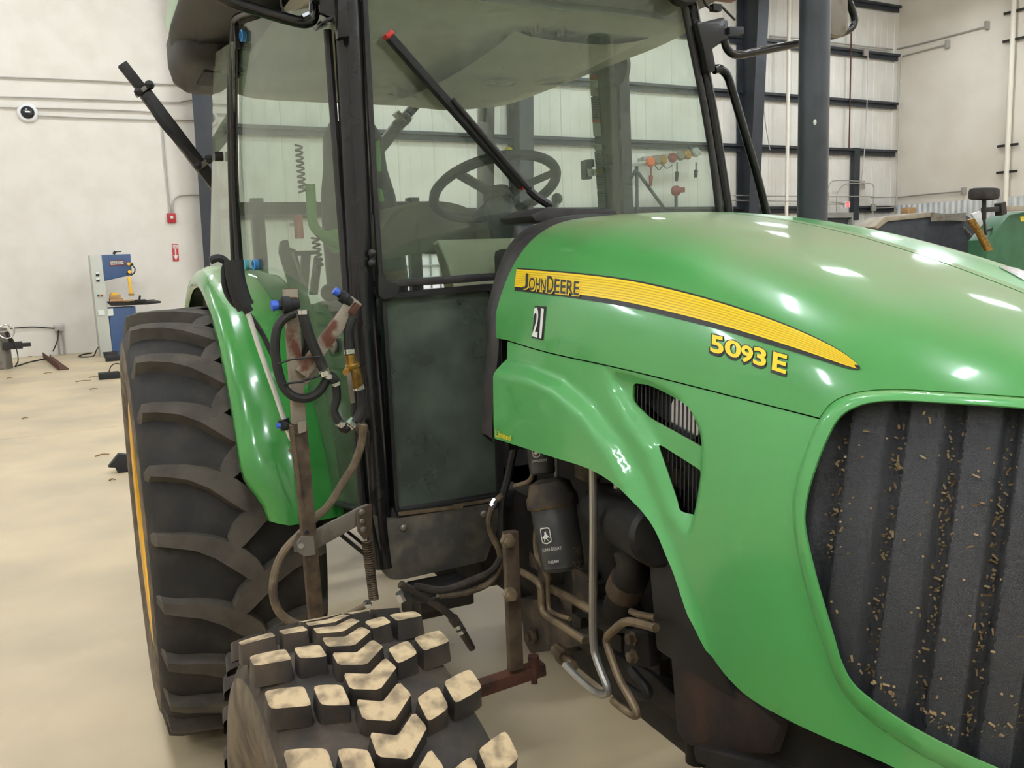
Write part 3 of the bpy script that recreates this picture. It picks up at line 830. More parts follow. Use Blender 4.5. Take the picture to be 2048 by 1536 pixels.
NF = 31
for i in range(NF):
    t = 2*PI*i/NF+.119
    put('so', t); put('mo', t)
    put('si', t-PI/NF); put('mi', t-PI/NF)
    put('c', t+.067); put('c', t+.067-PI/NF)
mb = MB(); revolve(mb, [(-.113, .325), (-.117, .31), (-.10, .295), (.10, .295), (.117, .31), (.113, .325), (.09, .30), (-.09, .30)], 48); local(mb, 'rim', 'rim_yellow', fwh)
mb = MB(); revolve(mb, [(-.05, .30), (-.02, .2), (-.06, .15), (-.10, .10), (-.11, .02), (-.06, .015), (.02, .12), (.0, .3)], 40); local(mb, 'wheel_disc', 'rim_yellow', fwh)
fw2 = empty('front_wheel', (XF, YF, RF)); fw2.parent = TR; fw2.rotation_euler = (0, 0, PI)
for o in list(fwh.children): inst(o, o.name.split('.')[0], fw2, rot=(0, -o.rotation_euler.y if 'lug' in o.name else 0, 0))
# axles and drive line
mb = MB(); mb.cyl((0, -.8, RR), (0, .8, RR), .11); mb.build('rear_axle', 'engine_dark', TR)
mb = MB(); mb.tube([(XF, -.76, RF), (XF, -.6, RF), (XF, -.3, RF+.05), (XF, 0, RF+.06), (XF, .3, RF+.05), (XF, .6, RF), (XF, .76, RF)], .075, 14); mb.box((XF, 0, RF+.08), .3, .3, .26); mb.build('front_axle', 'engine_dark', TR)
mb = MB(); mb.box((.1, 0, .85), 1.5, .5, .5); mb.box((1.05, 0, .82), .7, .3, .36); mb.build('transmission', 'engine_dark', TR, bevel=.03)
# ------------------------------------------------------------------ rear fenders
def fender(sg):
    mb = MB(); rows = []
    prof = [(-.872, .838), (-.882, .852), (-.880, .875), (-.862, .898), (-.83, .912), (-.78, .917), (-.73, .914), (-.68, .902), (-.64, .885), (-.60, .872)]
    for i in range(49):
        th = 10.5+150*i/48
        e = sstep(th, 26, 10.5)
        row = []
        for y, r in prof:
            y2 = y+(.06*e*e if y < -.8 else .06*e*e*max(0, (-y-.68)/.12))
            lift = e*e*max(0, (-y2-.78))/.1*3.0
            p = WP(math.radians(th+lift), y2, r); row.append(Vector((p.x, sg*-p.y, p.z+RR)) if sg > 0 else Vector((p.x, p.y, p.z+RR)))
        rows.append(row)
    mb.grid(rows); o = mb.build('fender', 'green_fender', TR, solid=.004, angle=60)
    if sg < 0:
        for p in o.data.polygons: pass
    wl = MB(); ro = []
    for i in range(41):
        th = math.radians(10.5+150*i/40)
        ro.append([Vector((r*math.cos(th), sg*.60, r*math.sin(th)+RR)) for r in (.3, .6, .874)])
    wl.grid(ro); wl.build('fender_wall', 'black_plastic', o, solid=.004)
    return o
fender(-1); fender(1)
# ------------------------------------------------------------------ cab
XC = 1.08
DA, DB = (XC, -.600), (.15, -.728)
def door(px, py, off=0.0): return PP(px, py, DA, DB, off)
def front(px, py, off=0.0): return PX(px, py, XC+off)
NX = Vector((1, 0, 0))
# right front post with its door frame and glass trim
mb = MB(); mb.tube(paths_px([(688, -120), (694, 0), (707, 250), (719, 512), (727, 650), (740, 800), (750, 930), (758, 1050), (768, 1130)], front), .038, 14); post_r = mb.build('front_post', 'black_paint', TR)
mb = MB(); mb.tube(paths_px([(722, -100), (729, 0), (742, 250), (757, 500), (765, 580)], lambda a, b: front(a, b, .03)), .009, 8); mb.build('glass_trim', 'black_plastic', TR)
mb = MB(); mb.tube(paths_px([(655, 60), (665, 200), (676, 350), (687, 500), (696, 620), (706, 760), (716, 900), (724, 1010)], lambda a, b: door(a, b, .01)), .011, 8); mb.build('door_frame', 'black_plastic', TR)
# windscreen and its rails
mb = MB(); mb.prism(paths_px([(726, -110), (764, 562), (1003, 548), (1030, 452), (1462, 452), (1368, -110)], lambda a, b: front(a, b, .012)), (-.006, 0, 0)); mb.build('windscreen', 'glass_front', TR, smooth=False)
mb = MB(); mb.prism(paths_px([(764, 562), (990, 546), (1004, 546), (1004, 558), (990, 561), (776, 576)], lambda a, b: front(a, b, .03)), (-.04, 0, 0)); mb.build('windscreen_rail', 'trim_dark', TR, bevel=.006)
mb = MB(); mb.prism(paths_px(rrect([Vector(p) for p in ((757, 545), (775, 560), (800, 572), (795, 590), (768, 600), (757, 590))], 6), lambda a, b: front(a, b, .045)), (-.02, 0, 0)); mb.build('corner_bracket', 'black_plastic', TR)
mb = MB(); hp = front(743, 516, .045)
for dy in (-10, 10): mb.sphere(front(744, 516+dy, .05), .011, 10)
mb.bar(front(743, 505, .04), front(745, 530, .04), .012, .012, NX); mb.build('hinge', 'black_plastic', TR)
# lower front light
LO = rrect([Vector(p) for p in ((764, 588), (1000, 566), (1008, 1002), (792, 1040))], [16, 20, 10, 22])
LI = rrect([Vector(p) for p in ((773, 599), (988, 580), (996, 990), (798, 1024))], [14, 16, 8, 18])
mb = MB(); mb.ring(paths_px(LO, lambda a, b: front(a, b, .03)), paths_px(LI, lambda a, b: front(a, b, .03)), (-.035, 0, 0)); mb.build('lower_window_frame', 'black_plastic', TR, angle=40)
mb = MB(); mb.prism(paths_px(LI, lambda a, b: front(a, b, .015)), (-.005, 0, 0)); mb.build('lower_window', 'glass_low', TR, smooth=False)
mb = MB(); mb.prism(paths_px([(795, 1024), (925, 1009), (925, 1016), (797, 1031)], lambda a, b: front(a, b, .034)), (.004, 0, 0)); mb.prism(paths_px([(905, 1009), (992, 995), (992, 1001), (905, 1015)], lambda a, b: front(a, b, .034)), (.004, 0, 0)); mb.build('window_seal', 'tube_tan', TR, smooth=False)
mb = MB(); mb.prism(paths_px(rrect([Vector(p) for p in ((746, 1030), (790, 1038), (1002, 1003), (1010, 1015), (972, 1122), (800, 1161), (772, 1158))], [4, 4, 4, 4, 6, 20, 22]), lambda a, b: front(a, b, .035)), (-.05, 0, 0)); kick = mb.build('kick_panel', 'black_dirty', TR, bevel=.004)
for p in ((806, 1055), (966, 1027)): MB().lathe(front(p[0], p[1], .035), NX, [(0, .010), (.005, .010), (.009, .005)], 10).build('screw', 'steel_grey', kick)
# far front post with gutter
mb = MB(); mb.tube(paths_px([(1352, -120), (1380, 0), (1396, 90), (1416, 190), (1436, 310), (1456, 440)], front), .021, 12); mb.build('front_post', 'black_paint', TR)
mb = MB(); mb.tube(paths_px([(1338, -120), (1366, 0), (1384, 90), (1404, 190), (1424, 310), (1440, 440)], lambda a, b: front(a, b, .02)), .011, 10); mb.build('glass_trim', 'trim_dark', TR)
# side door glass, rear door edge, quarter glass
mb = MB(); dg = [(478, 50), (560, 25), (655, 10), (676, 300), (690, 560), (712, 860), (728, 1018), (652, 1000), (632, 985), (615, 900), (598, 820), (560, 690), (500, 560), (478, 500)]
mb.prism(paths_px(dg, door), (0, .005, 0)); mb.build('door_glass', 'glass_door', TR, smooth=False)
mb = MB(); mb.tube(paths_px([(632, 985), (645, 1000), (728, 1020)], lambda a, b: door(a, b, .004)), .008, 8, k=3); mb.tube(paths_px([(600, 815), (615, 900), (632, 985)], lambda a, b: door(a, b, .004)), .006, 8); mb.build('door_seal', 'black_plastic', TR)
mb = MB(); mb.tube(paths_px([(505, 22), (475, 36), (469, 60), (467, 150), (468, 300), (472, 420), (480, 540)], lambda a, b: door(a, b, .008)), .014, 10); rp = mb.build('door_edge', 'black_paint', TR)
mb = MB(); mb.tube(paths_px([(462, 100), (460, 200), (462, 350), (468, 540)], lambda a, b: door(a, b, -.01)), .011, 10); mb.build('rear_post', 'black_plastic', TR)
QA, QB = (.17, -.73), (-.75, -.705)
mb = MB(); mb.prism(paths_px(rrect([Vector(p) for p in ((427, 108), (466, 82), (470, 540), (420, 540))], [10, 2, 2, 2]), lambda a, b: PP(a, b, QA, QB)), (0, .006, 0)); mb.build('quarter_glass', 'glass_quarter', TR, smooth=False)
c0 = PP(448, 313, QA, QB, .0); mb = MB(); mb.cyl(c0-Vector((0, .004, 0)), c0-Vector((0, .035, 0)), .018, n=14); mb.build('bump_stop', 'black_plastic', TR)
for (x, y, m_, n_) in ((483, 71, 'blue_clip', .0), (489, 530, 'teal_clip', .0), (508, 530, 'blue_clip', .0)):
    c0 = door(x, y, .012); mb = MB(); nn = (Vector((CAM.x, CAM.y, c0.z))-c0); nn = Vector((.14, -.99, 0))
    mb.lathe(c0-nn*.012, nn, [(0, .018), (.014, .019), (.016, .014), (.006, .012), (.006, .001)], 18); mb.build('window_clip', m_, TR)
c0 = door(482, 71, .0); mb = MB(); mb.box(door(474, 75, .012), .02, .014, .07); mb.build('clip_plate', 'black_plastic', TR, smooth=False)
# roof
def slab(mb, zs, hx, hy, cx, n=5.0, k=64):
    rows = []
    for z, s in zs:
        r = []
        for j in range(k+1):
            t = 2*PI*j/k; c = math.cos(t); s_ = math.sin(t)
            r.append(Vector((cx+(hx-s)*math.copysign(abs(c)**(2/n), c), (hy-s)*math.copysign(abs(s_)**(2/n), s_), z)))
        rows.append(r)
    mb.grid(rows); K = k+1
    o = len(mb.v)-K*len(zs)
    mb.f.append(tuple(o+j for j in range(k))); mb.m.append(0); mb.f.append(tuple(o+(len(zs)-1)*K+j for j in reversed(range(k)))); mb.m.append(0)
mb = MB(); slab(mb, [(2.57, .0), (2.62, -.012), (2.68, .01), (2.73, .06), (2.76, .18), (2.77, .5)], 1.08, .865, .22); roof = mb.build('roof', 'green', TR, angle=50)
mb = MB(); slab(mb, [(2.60, .03), (2.565, -.004), (2.545, .002), (2.53, .03), (2.50, .09)], 1.08, .865, .22); mb.build('roof_underside', 'black_plastic', roof, angle=50)
pod = MB(); rows = []
for z, s in ((2.60, 0), (2.52, .0), (2.46, .015), (2.43, .05), (2.425, .12)):
    r = []
    for j in range(33):
        t = 2*PI*j/32; c = math.cos(t); s_ = math.sin(t); r.append(Vector((-.52+(.36-s)*math.copysign(abs(c)**.5, c), -.66+(.185-s)*math.copysign(abs(s_)**.6, s_), z)))
    rows.append(r)
pod.grid(rows); pod.add(rows[-1][:-1], [tuple(range(32))]); pod.build('intake_pod', 'black_plastic', roof, angle=50)
mb = MB(); mb.box((-.42, -.67, 2.424), .26, .16, .01); mb.build('speaker_grille', 'machine_dark', roof, smooth=False)
# headliner with front console
mb = MB(); slab(mb, [(2.42, .05), (2.385, .0), (2.375, .02), (2.375, .3)], .82, .64, .22, n=8); mb.box((.2, 0, 2.44), 1.5, 1.2, .06); mb.build('headliner', 'headliner', TR, angle=40)
mb = MB(); rows = []
for i in range(13):
    t = i/12; y = .02+.55*t
    dz = .105*math.sin(PI*min(1, .12+t*.95))**.6 if t < 1 else 0
    r = []
    for j in range(13):
        q = j/12; x = -.42+1.28*q; r.append(Vector((x, y, 2.385-dz*math.sin(PI*(.06+.88*q))**.5)))
    rows.append(r)
mb.grid(rows); mb.build('roof_console', 'headliner', TR, angle=70)
for (y, x) in ((.16, .45), (.33, .5)):
    mb = MB(); mb.lathe((x, y, 2.385-.105*math.sin(PI*min(1, .12+(y-.02)/.55*.95))**.6*math.sin(PI*(.06+.88*(x+.42)/1.28))**.5), (0, 0, -1), [(0, .055), (.006, .055), (.008, .048), (.002, .044), (.002, .0)], 20); mb.build('air_vent', 'cab_grey', TR)
# rear frame of the cab
def rear(px, py, x=-.52): return PX(px, py, x)
mb = MB(); mb.bar(rear(480, 165), rear(975, 178), .03, .05, NX); mb.build('rear_header', 'trim_dark', TR, bevel=.006)
def far(px, py, y=.66): return PY(px, py, y)
mb = MB(); mb.prism([far(957, 120, .58), far(990, 120, .58), far(988, 470, .58), far(955, 470, .58)], (-.06, .02, 0)); mb.build('rear_post', 'black_paint', TR, bevel=.008)
mb = MB(); mb.prism([far(962, 200, .575), far(968, 200, .575), far(966, 244, .575), far(960, 244, .575)], (0, -.004, 0)); mb.build('post_label', 'label_grey', TR, smooth=False)
mb = MB(); mb.prism([far(1176, 60), far(1230, 60), far(1243, 470), far(1200, 470)], (-.03, .05, 0)); bp = mb.build('middle_post', 'cab_grey', TR, bevel=.01)
mb = MB(); mb.prism([far(1230, 60), far(1236, 60), far(1249, 470), far(1243, 470)], (-.01, .05, 0)); mb.build('door_frame_edge', 'black_plastic', TR, smooth=False)
for (y0, y1, m_) in ((148, 160, 'orange'), (160, 192, 'label_white'), (194, 238, 'label_grey'), (238, 245, 'orange'), (245, 272, 'label_white'), (288, 300, 'label_white'), (303, 336, 'label_grey'), (337, 347, 'label_yellow'), (349, 380, 'label_grey'), (382, 428, 'label_grey')):
    def ex(y): return 1172+(y-110)*.066+4
    mb = MB(); mb.prism([far(ex(y0), y0, .655), far(ex(y0)+15, y0+1, .655), far(ex(y1)+15, y1+1, .655), far(ex(y1), y1, .655)], (0, .002, 0)); lb = mb.build('warning_label', m_, bp, smooth=False)
    if m_ == 'label_grey':
        t = MB(); y = y0+4
        while y < y1-3:
            t.prism([far(ex(y)+2, y, .652), far(ex(y)+13, y+1, .652), far(ex(y)+13, y+2.2, .652), far(ex(y)+2, y+1.2, .652)], (0, .001, 0)); y += 5
        t.build('print_lines', 'decal_black', bp, smooth=False)
mb = MB(); mb.tube([far(1232, 118), far(1245, 125), far(1242, 150), far(1232, 160)], .03, 8); mb.build('coat_hook', 'black_plastic', TR)
mb = MB(); mb.prism(paths_px(rrect([Vector(p) for p in ((1160, 322), (1172, 320), (1172, 358), (1162, 360))], 3), lambda a, b: far(a, b, .6)), (0, .03, 0)); mb.bar(far(1168, 328, .62), far(1188, 326, .65), .03, .03); mb.build('door_latch', 'black_plastic', TR, bevel=.004)
mb = MB(); mb.prism([far(1174, 338, .6), far(1187, 338, .6), far(1188, 352, .6), far(1176, 352, .6)], (0, .01, 0)); mb.build('latch_tag', 'label_white', TR, smooth=False)
# cab floor, dash, steering, seat
mb = MB(); mb.box((.45, 0, .97), 1.3, 1.1, .06); mb.box((.15, 0, 1.12), .6, .9, .3); mb.build('cab_floor', 'black_plastic', TR, bevel=.02)
mb = MB(); mb.box((-.5, 0, 1.2), .06, 1.2, .6); mb.build('cab_rear_wall', 'black_plastic', TR, bevel=.01)
for s in (-1, 1): MB().box((-.05, s*.5, 1.37), .8, .22, .14).build('side_console', 'cab_grey', TR, bevel=.04)
dsh = MB(); rows = []
for x, z, h in ((.98, 1.2, .25), (1.0, 1.5, .26), (.99, 1.62, .27), (.95, 1.70, .28), (.88, 1.735, .27), (.76, 1.73, .24), (.70, 1.66, .2), (.72, 1.45, .17), (.8, 1.15, .15)):
    rows.append([Vector((x, y, z)) for y in (-h, -h*.97, -h*.6, 0, h*.6, h*.97, h)])
dsh.grid(rows); dsh.build('dash', 'cab_beige', TR, solid=.01, angle=60)
SWC = Vector((.72, 0.0, 1.90)); SWN = Vector((-.42, -.02, .9)).normalized()
a_, b_ = frame_of(SWN)
mb = MB(); ring = [SWC+(a_*math.cos(t)+b_*math.sin(t))*.205 for t in [2*PI*i/40 for i in range(41)]]
mb.tube(ring, .0165, 10, smooth=False, caps=False); sw = mb.build('steering_wheel', 'seat_black', TR)
mb = MB(); mb.cyl(SWC-SWN*.05, SWC-SWN*.01, .05, .045)
for t in (.5, 2.6, 4.7): mb.bar(SWC-SWN*.03, SWC+(a_*math.cos(t)+b_*math.sin(t))*.2, .03, .012, SWN)
mb.build('spokes', 'seat_black', sw)
mb = MB(); mb.cyl(SWC-SWN*.04, Vector((.93, 0, 1.45)), .045, .07); mb.build('steering_column', 'black_plastic', TR)
mb = MB(); kp = PX(1017, 303, .74); mb.sphere(kp, .016, 10); mb.build('spinner_knob', 'yellow', sw)
for p, l in (((1000, 400), 5),):
    mb = MB(); mb.tube([(.78, .12, 1.72), (.72, .2, 1.8), (.66, .26, 1.86)], .01, 8); mb.sphere((.66, .26, 1.87), .02); mb.build('shuttle_lever', 'black_plastic', TR)
ST = Vector((-.10, -.20, 0))
mb = MB(); rows = []
for z, wd, x, t in ((1.50, .15, 0, .07), (1.60, .165, -.02, .08), (1.80, .16, -.06, .08), (1.95, .15, -.09, .07), (2.05, .13, -.11, .06), (2.18, .12, -.12, .05), (2.24, .09, -.125, .03)):
    r = []
    for j in range(21):
        q = 2*PI*j/20; c = math.cos(q); s = math.sin(q); r.append(ST+Vector((x+t*math.copysign(abs(c)**.6, c), wd*math.copysign(abs(s)**.6, s), z)))
    rows.append(r)
mb.grid(rows); mb.add(rows[-1][:-1], [tuple(range(20))]); seat = mb.build('seat', 'seat_black', TR, angle=60)
mb = MB(); mb.box(ST+Vector((.22, 0, 1.47)), .5, .48, .12); mb.build('seat_cushion', 'seat_black', seat, bevel=.04)
mb = MB(); mb.box(ST+Vector((.2, 0, 1.3)), .35, .4, .24); mb.build('seat_base', 'black_plastic', seat, bevel=.02)
mb = MB(); mb.prism([PX(754, 281, -.08), PX(761, 280, -.08), PX(763, 344, -.08), PX(756, 342, -.08)], (-.06, 0, 0)); mb.prism([PX(758, 376, -.08), PX(765, 380, -.08), PX(770, 402, -.08), PX(765, 404, -.08)], (-.06, 0, 0)); mb.build('seat_trim', 'lime', seat, bevel=.003)
# lime control arm, coil leads and lever stand beside the seat
lm = lambda a, b, x=.1: PX(a, b, x)
mb = MB(); mb.tube(paths_px([(620, 368), (622, 400), (625, 440), (632, 458), (655, 478), (690, 492)], lm), .019, 10, k=5)
mb.prism(paths_px(rrect([Vector(p) for p in ((655, 462), (685, 455), (692, 470), (700, 455), (712, 452), (714, 505), (672, 505), (658, 490))], 4), lm), (-.05, 0, 0)); mb.build('control_arm', 'lime', TR, bevel=.004)
def coil(p0, p1, r, turns, rr, name, m_):
    p0 = Vector(p0); p1 = Vector(p1); d = (p1-p0); a, b = frame_of(d); pts = []
    for i in range(turns*10+1):
        t = i/(turns*10); q = 2*PI*turns*t; pts.append(p0+d*t+a*(r*math.cos(q))+b*(r*math.sin(q)))
    mb = MB(); mb.tube(pts, rr, 6, smooth=False); return mb.build(name, m_, TR)
coil(lm(597, 290), lm(605, 385), .012, 9, .004, 'coil_lead', 'seat_black')
coil(lm(630, 475), lm(640, 535), .013, 6, .004, 'coil_lead', 'seat_black')
mb = MB(); mb.prism(paths_px([(560, 482), (577, 478), (579, 496), (592, 498), (625, 620), (650, 700), (600, 700), (575, 560), (558, 505)], lambda a, b: lm(a, b, .28)), (-.12, .02, 0)); mb.build('lever_stand', 'black_plastic', TR, bevel=.01)
mb = MB(); mb.tube(paths_px([(584, 505), (598, 545), (607, 573)], lambda a, b: lm(a, b, .29)), .0035, 6); mb.build('lever_rod', 'chrome', TR)
mb = MB()
mb.prism(paths_px([(595, 502), (640, 500), (640, 508), (595, 512)], lm), (-.04, 0, 0)); mb.prism(paths_px([(606, 510), (622, 510), (616, 590), (600, 590)], lm), (-.04, 0, 0)); mb.prism(paths_px([(632, 515), (645, 515), (636, 590), (622, 590)], lm), (-.04, 0, 0)); mb.build('control_stand', 'black_plastic', TR, bevel=.003)
c0 = lm(661, 585, .45); mb = MB(); mb.lathe(c0, (.9, -.4, 0), [(0, .028), (.02, .03), (.03, .02)], 16); mb.build('throttle_knob', 'seat_black', TR)

mb = MB(); mb.prism(paths_px(rrect([Vector(p) for p in ((756, 470), (790, 415), (850, 400), (915, 405), (965, 430), (1010, 470), (985, 496), (930, 506), (880, 503), (830, 507), (768, 522))], [10, 30, 30, 30, 30, 20, 10, 20, 20, 20, 6]), lambda a, b: PX(a, b, .42)), (-.3, .0, 0)); mb.build('fender_cover', 'hump', TR, bevel=.01)
# ------------------------------------------------------------------ things bolted to the tractor
# shroud behind the hood, cowl and wiper
mb = MB(); rows = []
for dx, g in ((.005, .997), (-.012, 1.012), (-.03, 1.016), (-.05, 1.010), (-.06, .985), (-.06, .93)):
    r = []
    for v in [i/40 for i in range(7, 41)]:
        p = HS(0, v); k = 1+1.1*sstep(v, .42, .8); r.append(Vector((1.45+.045*(1-sstep(v, .34, .46))+dx*k, p.y*g, ZB+(p.z-ZB)*(1+(g-1)*.8))))
    rows.append(r+[Vector((q.x, -q.y, q.z)) for q in reversed(r[:-1])])
mb.grid(rows); mb.build('hood_shroud', 'trim_dark', TR, solid=.006, angle=60)
mb = MB(); mb.prism(paths_px(rrect([Vector(p) for p in ((1062, 430), (1098, 413), (1120, 416), (1226, 418), (1236, 428), (1230, 437), (1072, 444))], 4), lambda a, b: PX(a, b, 1.31)), (-.2, 0, 0)); mb.build('cowl', 'trim_dark', TR, bevel=.006)
mb = MB(); mb.box((1.22, .0, 1.60), .2, .4, .2); mb.build('firewall', 'black_plastic', TR, bevel=.02)
mb = MB(); mb.box((1.475, 0, 1.38), .02, .68, .34); mb.build('bulkhead', 'void', TR, smooth=False)
wf = lambda a, b, o=.05: front(a, b, o)
mb = MB(); mb.tube(paths_px([(1102, 412), (1075, 395), (1058, 380)], lambda a, b: wf(a, b, .09)), .012, 8); mb.tube(paths_px([(1064, 384), (985, 292), (905, 198)], lambda a, b: wf(a, b, .06)), [.011, .006], 8); wp_ = mb.build('wiper', 'black_plastic', TR)
mb = MB(); mb.bar(wf(777, 72, .04), wf(1044, 374, .04), .020, .03, NX); mb.build('wiper_blade', 'seat_black', wp_, bevel=.004)
mb = MB(); mb.bar(wf(773, 66, .04), wf(780, 75, .04), .024, .034, NX); mb.bar(wf(1040, 369, .04), wf(1047, 376, .04), .018, .030, NX); mb.build('wiper_tip', 'red', wp_, bevel=.003)
# near mirror arm and bracket
mf = lambda a, b, o=.06: PX(a, b, XC+o)
mb = MB(); mb.tube(paths_px([(380, -45), (450, -2), (520, 22), (590, 42), (614, 44), (627, 32), (631, -20), (633, -80)], lambda a, b: mf(a, b, .02)), .0145, 12); mb.build('mirror_arm', 'mirror_black', TR)
mb = MB(); mb.prism(paths_px([(632, -70), (668, -70), (688, 78), (676, 80), (668, 38), (640, 25)], mf), (-.02, 0, 0)); mb.prism(paths_px([(640, 40), (668, 30), (670, 38), (643, 48)], mf), (-.08, 0, 0)); mb.prism(paths_px([(675, -60), (690, -60), (700, 72), (676, 76)], lambda a, b: mf(a, b, .08)), (-.03, 0, 0)); mb.build('mirror_bracket', 'black_paint', TR, bevel=.004)
mb = MB(); mb.tube(paths_px([(565, -20), (562, 8), (572, 26), (600, 34), (625, 30)], lambda a, b: mf(a, b, .0)), .003, 6); mb.build('mirror_cable', 'hose_black', TR)
mb = MB(); mb.cyl(mf(622, -10), mf(636, -8), .02); mb.cyl(mf(606, 36), mf(618, 30), .009, n=6); mb.build('mirror_bolt', 'black_paint', TR)
# far mirror, bracket and grab rail
mb = MB(); mb.tube(paths_px([(1449, 82), (1456, 100), (1475, 110), (1520, 102), (1600, 86), (1670, 70), (1700, 58), (1709, 40), (1702, 15), (1690, -20), (1680, -60)], mf), .0125, 12); mb.build('mirror_arm', 'mirror_black', TR)
mb = MB(); mb.prism(paths_px([(1394, 44), (1412, 42), (1446, 34), (1456, 40), (1458, 80), (1440, 88), (1426, 98), (1434, 142), (1416, 146), (1408, 100)], mf), (-.05, 0, 0)); mb.build('mirror_bracket', 'black_paint', TR, bevel=.006)
mb = MB(); mb.bar(mf(1455, 62), mf(1484, 62), .022, .022); mb.build('bracket_stub', 'steel_blue', TR, bevel=.003)
mb = MB(); mb.prism(paths_px(rrect([Vector(p) for p in ((1640, -90), (1696, -90), (1697, 60), (1688, 73), (1660, 70), (1640, 40))], [6, 6, 14, 8, 10, 6]), lambda a, b: mf(a, b, .16)), (-.03, .01, 0)); mb.build('far_mirror', 'steel_grey', TR, bevel=.01)
mb = MB(); mb.tube(paths_px([(1428, 140), (1440, 138), (1455, 152), (1466, 185), (1490, 268), (1515, 355), (1536, 440), (1550, 500)], lambda a, b: mf(a, b, .05)), .0135, 12); mb.build('grab_rail', 'mirror_black', TR)
mb = MB(); mb.tube(paths_px([(1404, -10), (1412, 10), (1425, 18), (1440, 12), (1455, 25), (1470, 40)], mf), .004, 6); mb.box(mf(1431, 16), .02, .03, .02); mb.build('lamp_cable', 'hose_black', TR)
mb = MB(); mb.lathe(mf(1370, -25), (1, -.3, -.1), [(-.05, .03), (-.03, .05), (.02, .052), (.025, .045)], 20); mb.build('work_lamp', 'black_plastic', TR)
mb = MB(); mb.box(mf(1440, -18), .05, .12, .05); mb.build('marker_lamp', 'red_dull', TR, bevel=.006)
# exhaust stack
YS = .5
b0 = PY(1624, 470, YS); t0 = PY(1630, 10, YS)
mb = MB(); ax = Vector((b0.x, b0.y, 0)); dz = (t0.z-b0.z)
lean = (Vector((t0.x, t0.y, 0))-ax)/dz
def xs(z): return Vector((b0.x, b0.y, z))+lean*(z-b0.z)
mb.tube([xs(1.3), xs(1.55), xs(b0.z), xs(2.0), xs(2.2), xs(2.45)], .0385, 24, k=2); mb.build('exhaust_stack', 'stack', TR)
c = PY(1628, 245, YS-.039); mb = MB(); mb.sphere(c+Vector((.003, 0, 0)), .006, 8, (1, .4, 1.3)); mb.build('paint_chip', 'white_decal', TR)
# ---- spray bracket beside the cab
SB = empty('spray_bracket', PX(620, 1090, 1.2)); SB.parent = TR
sb = lambda a, b, o=0.0: PX(a, b, 1.20+o)
mb = MB(); mb.bar(sb(580, 578), sb(599, 868), .033, .028, NX); mb.build('upper_post', 'rusty', SB, bevel=.003)
mb = MB(); mb.bar(sb(580, 577, .0), sb(580.6, 585, .0), .029, .024, NX); mb.build('post_mouth', 'rust', SB, smooth=False)
mb = MB(); mb.bar(sb(597, 845, .0), sb(634, 1262, -.0), .036, .034, NX); mb.build('lower_post', 'brown_steel', SB, bevel=.003)
mb = MB(); mb.bar(sb(581, 850, .012), sb(603, 1018, .012), .006, .036, NX); mb.bar(sb(583, 905, .02), sb(579, 899, .02), .006, .01, NX); mb.build('post_strap', 'brown_steel', SB, smooth=False)
mb = MB(); mb.bar(sb(712, 600, .02), sb(602, 748, .02), .034, .024, NX); mb.build('side_arm', 'rusty', SB, bevel=.003)
mb = MB(); mb.bar(sb(714, 608, .03), sb(700, 628, .03), .016, .03, NX); mb.build('arm_clip', 'rust', SB, bevel=.002)
mb = MB(); mb.prism(paths_px([(602, 745), (638, 735), (640, 742), (606, 775), (598, 770)], lambda a, b: sb(a, b, .01)), (-.01, 0, 0)); mb.build('gusset', 'rusty', SB, smooth=False); mb = MB(); mb.prism(paths_px(rrect([Vector(p) for p in ((596, 846), (612, 842), (613, 862), (597, 868))], 3), lambda a, b: sb(a, b, .03)), (-.01, 0, 0)); mb.build('gusset', 'rusty', SB, smooth=False)
def nozzle(p, d, tip, sz=1.0):
    d = Vector(d).normalized(); mb = MB(); mb.lathe(p, d, [(0, .013*sz), (.02*sz, .016*sz), (.022*sz, .02*sz), (.04*sz, .02*sz), (.042*sz, .012*sz), (.05*sz, .012*sz)], 12); o = mb.build('nozzle_body', 'seat_black', SB)
    mb = MB(); mb.lathe(Vector(p)+d*.05*sz, d, [(0, .011*sz), (.006, .013*sz), (.016*sz, .013*sz), (.018*sz, .008)], 10); mb.build('nozzle_tip', 'blue_nozzle', SB)
dl = (sb(552, 610)-sb(600, 606)).normalized()
nozzle(sb(598, 607, .03), dl, 1)
nozzle(sb(703, 606, .03), sb(684, 592)-sb(703, 606), 1, .8)
nozzle(sb(583, 853, .0), sb(560, 852)-sb(583, 853), 1, .55)
mb = MB()
for x in (586, 592): mb.ring([sb(x-3, 594, .02), sb(x+3, 594, .02), sb(x+3, 618, .02), sb(x-3, 618, .02)], [sb(x-1, 597, .02), sb(x+1, 597, .02), sb(x+1, 615, .02), sb(x-1, 615, .02)], (-.045, 0, 0))
mb.build('nozzle_strap', 'brass', SB, smooth=False)
def hose(pts, r, m_='hose_black', o=.03, name='hose', par=None, fn=None):
    mb = MB(); mb.tube(paths_px(pts, (lambda a, b: sb(a, b, o)) if fn is None else fn), r, 10); return mb.build(name, m_, par or SB)
hose([(590, 626), (572, 634), (555, 655), (550, 695), (556, 740), (568, 775), (588, 793), (614, 796), (638, 783), (654, 758)], .0115)
hose([(606, 622), (610, 645), (626, 690), (648, 738)], .013, o=.045)
hose([(612, 660), (614, 690), (606, 712)], .013, o=-.02)
hose([(706, 634), (697, 662), (698, 700)], .012, o=.03)
hose([(722, 778), (724, 815), (713, 843)], .013, o=.02)
hose([(672, 768), (674, 795), (668, 822), (680, 846)], .0105, o=.02)
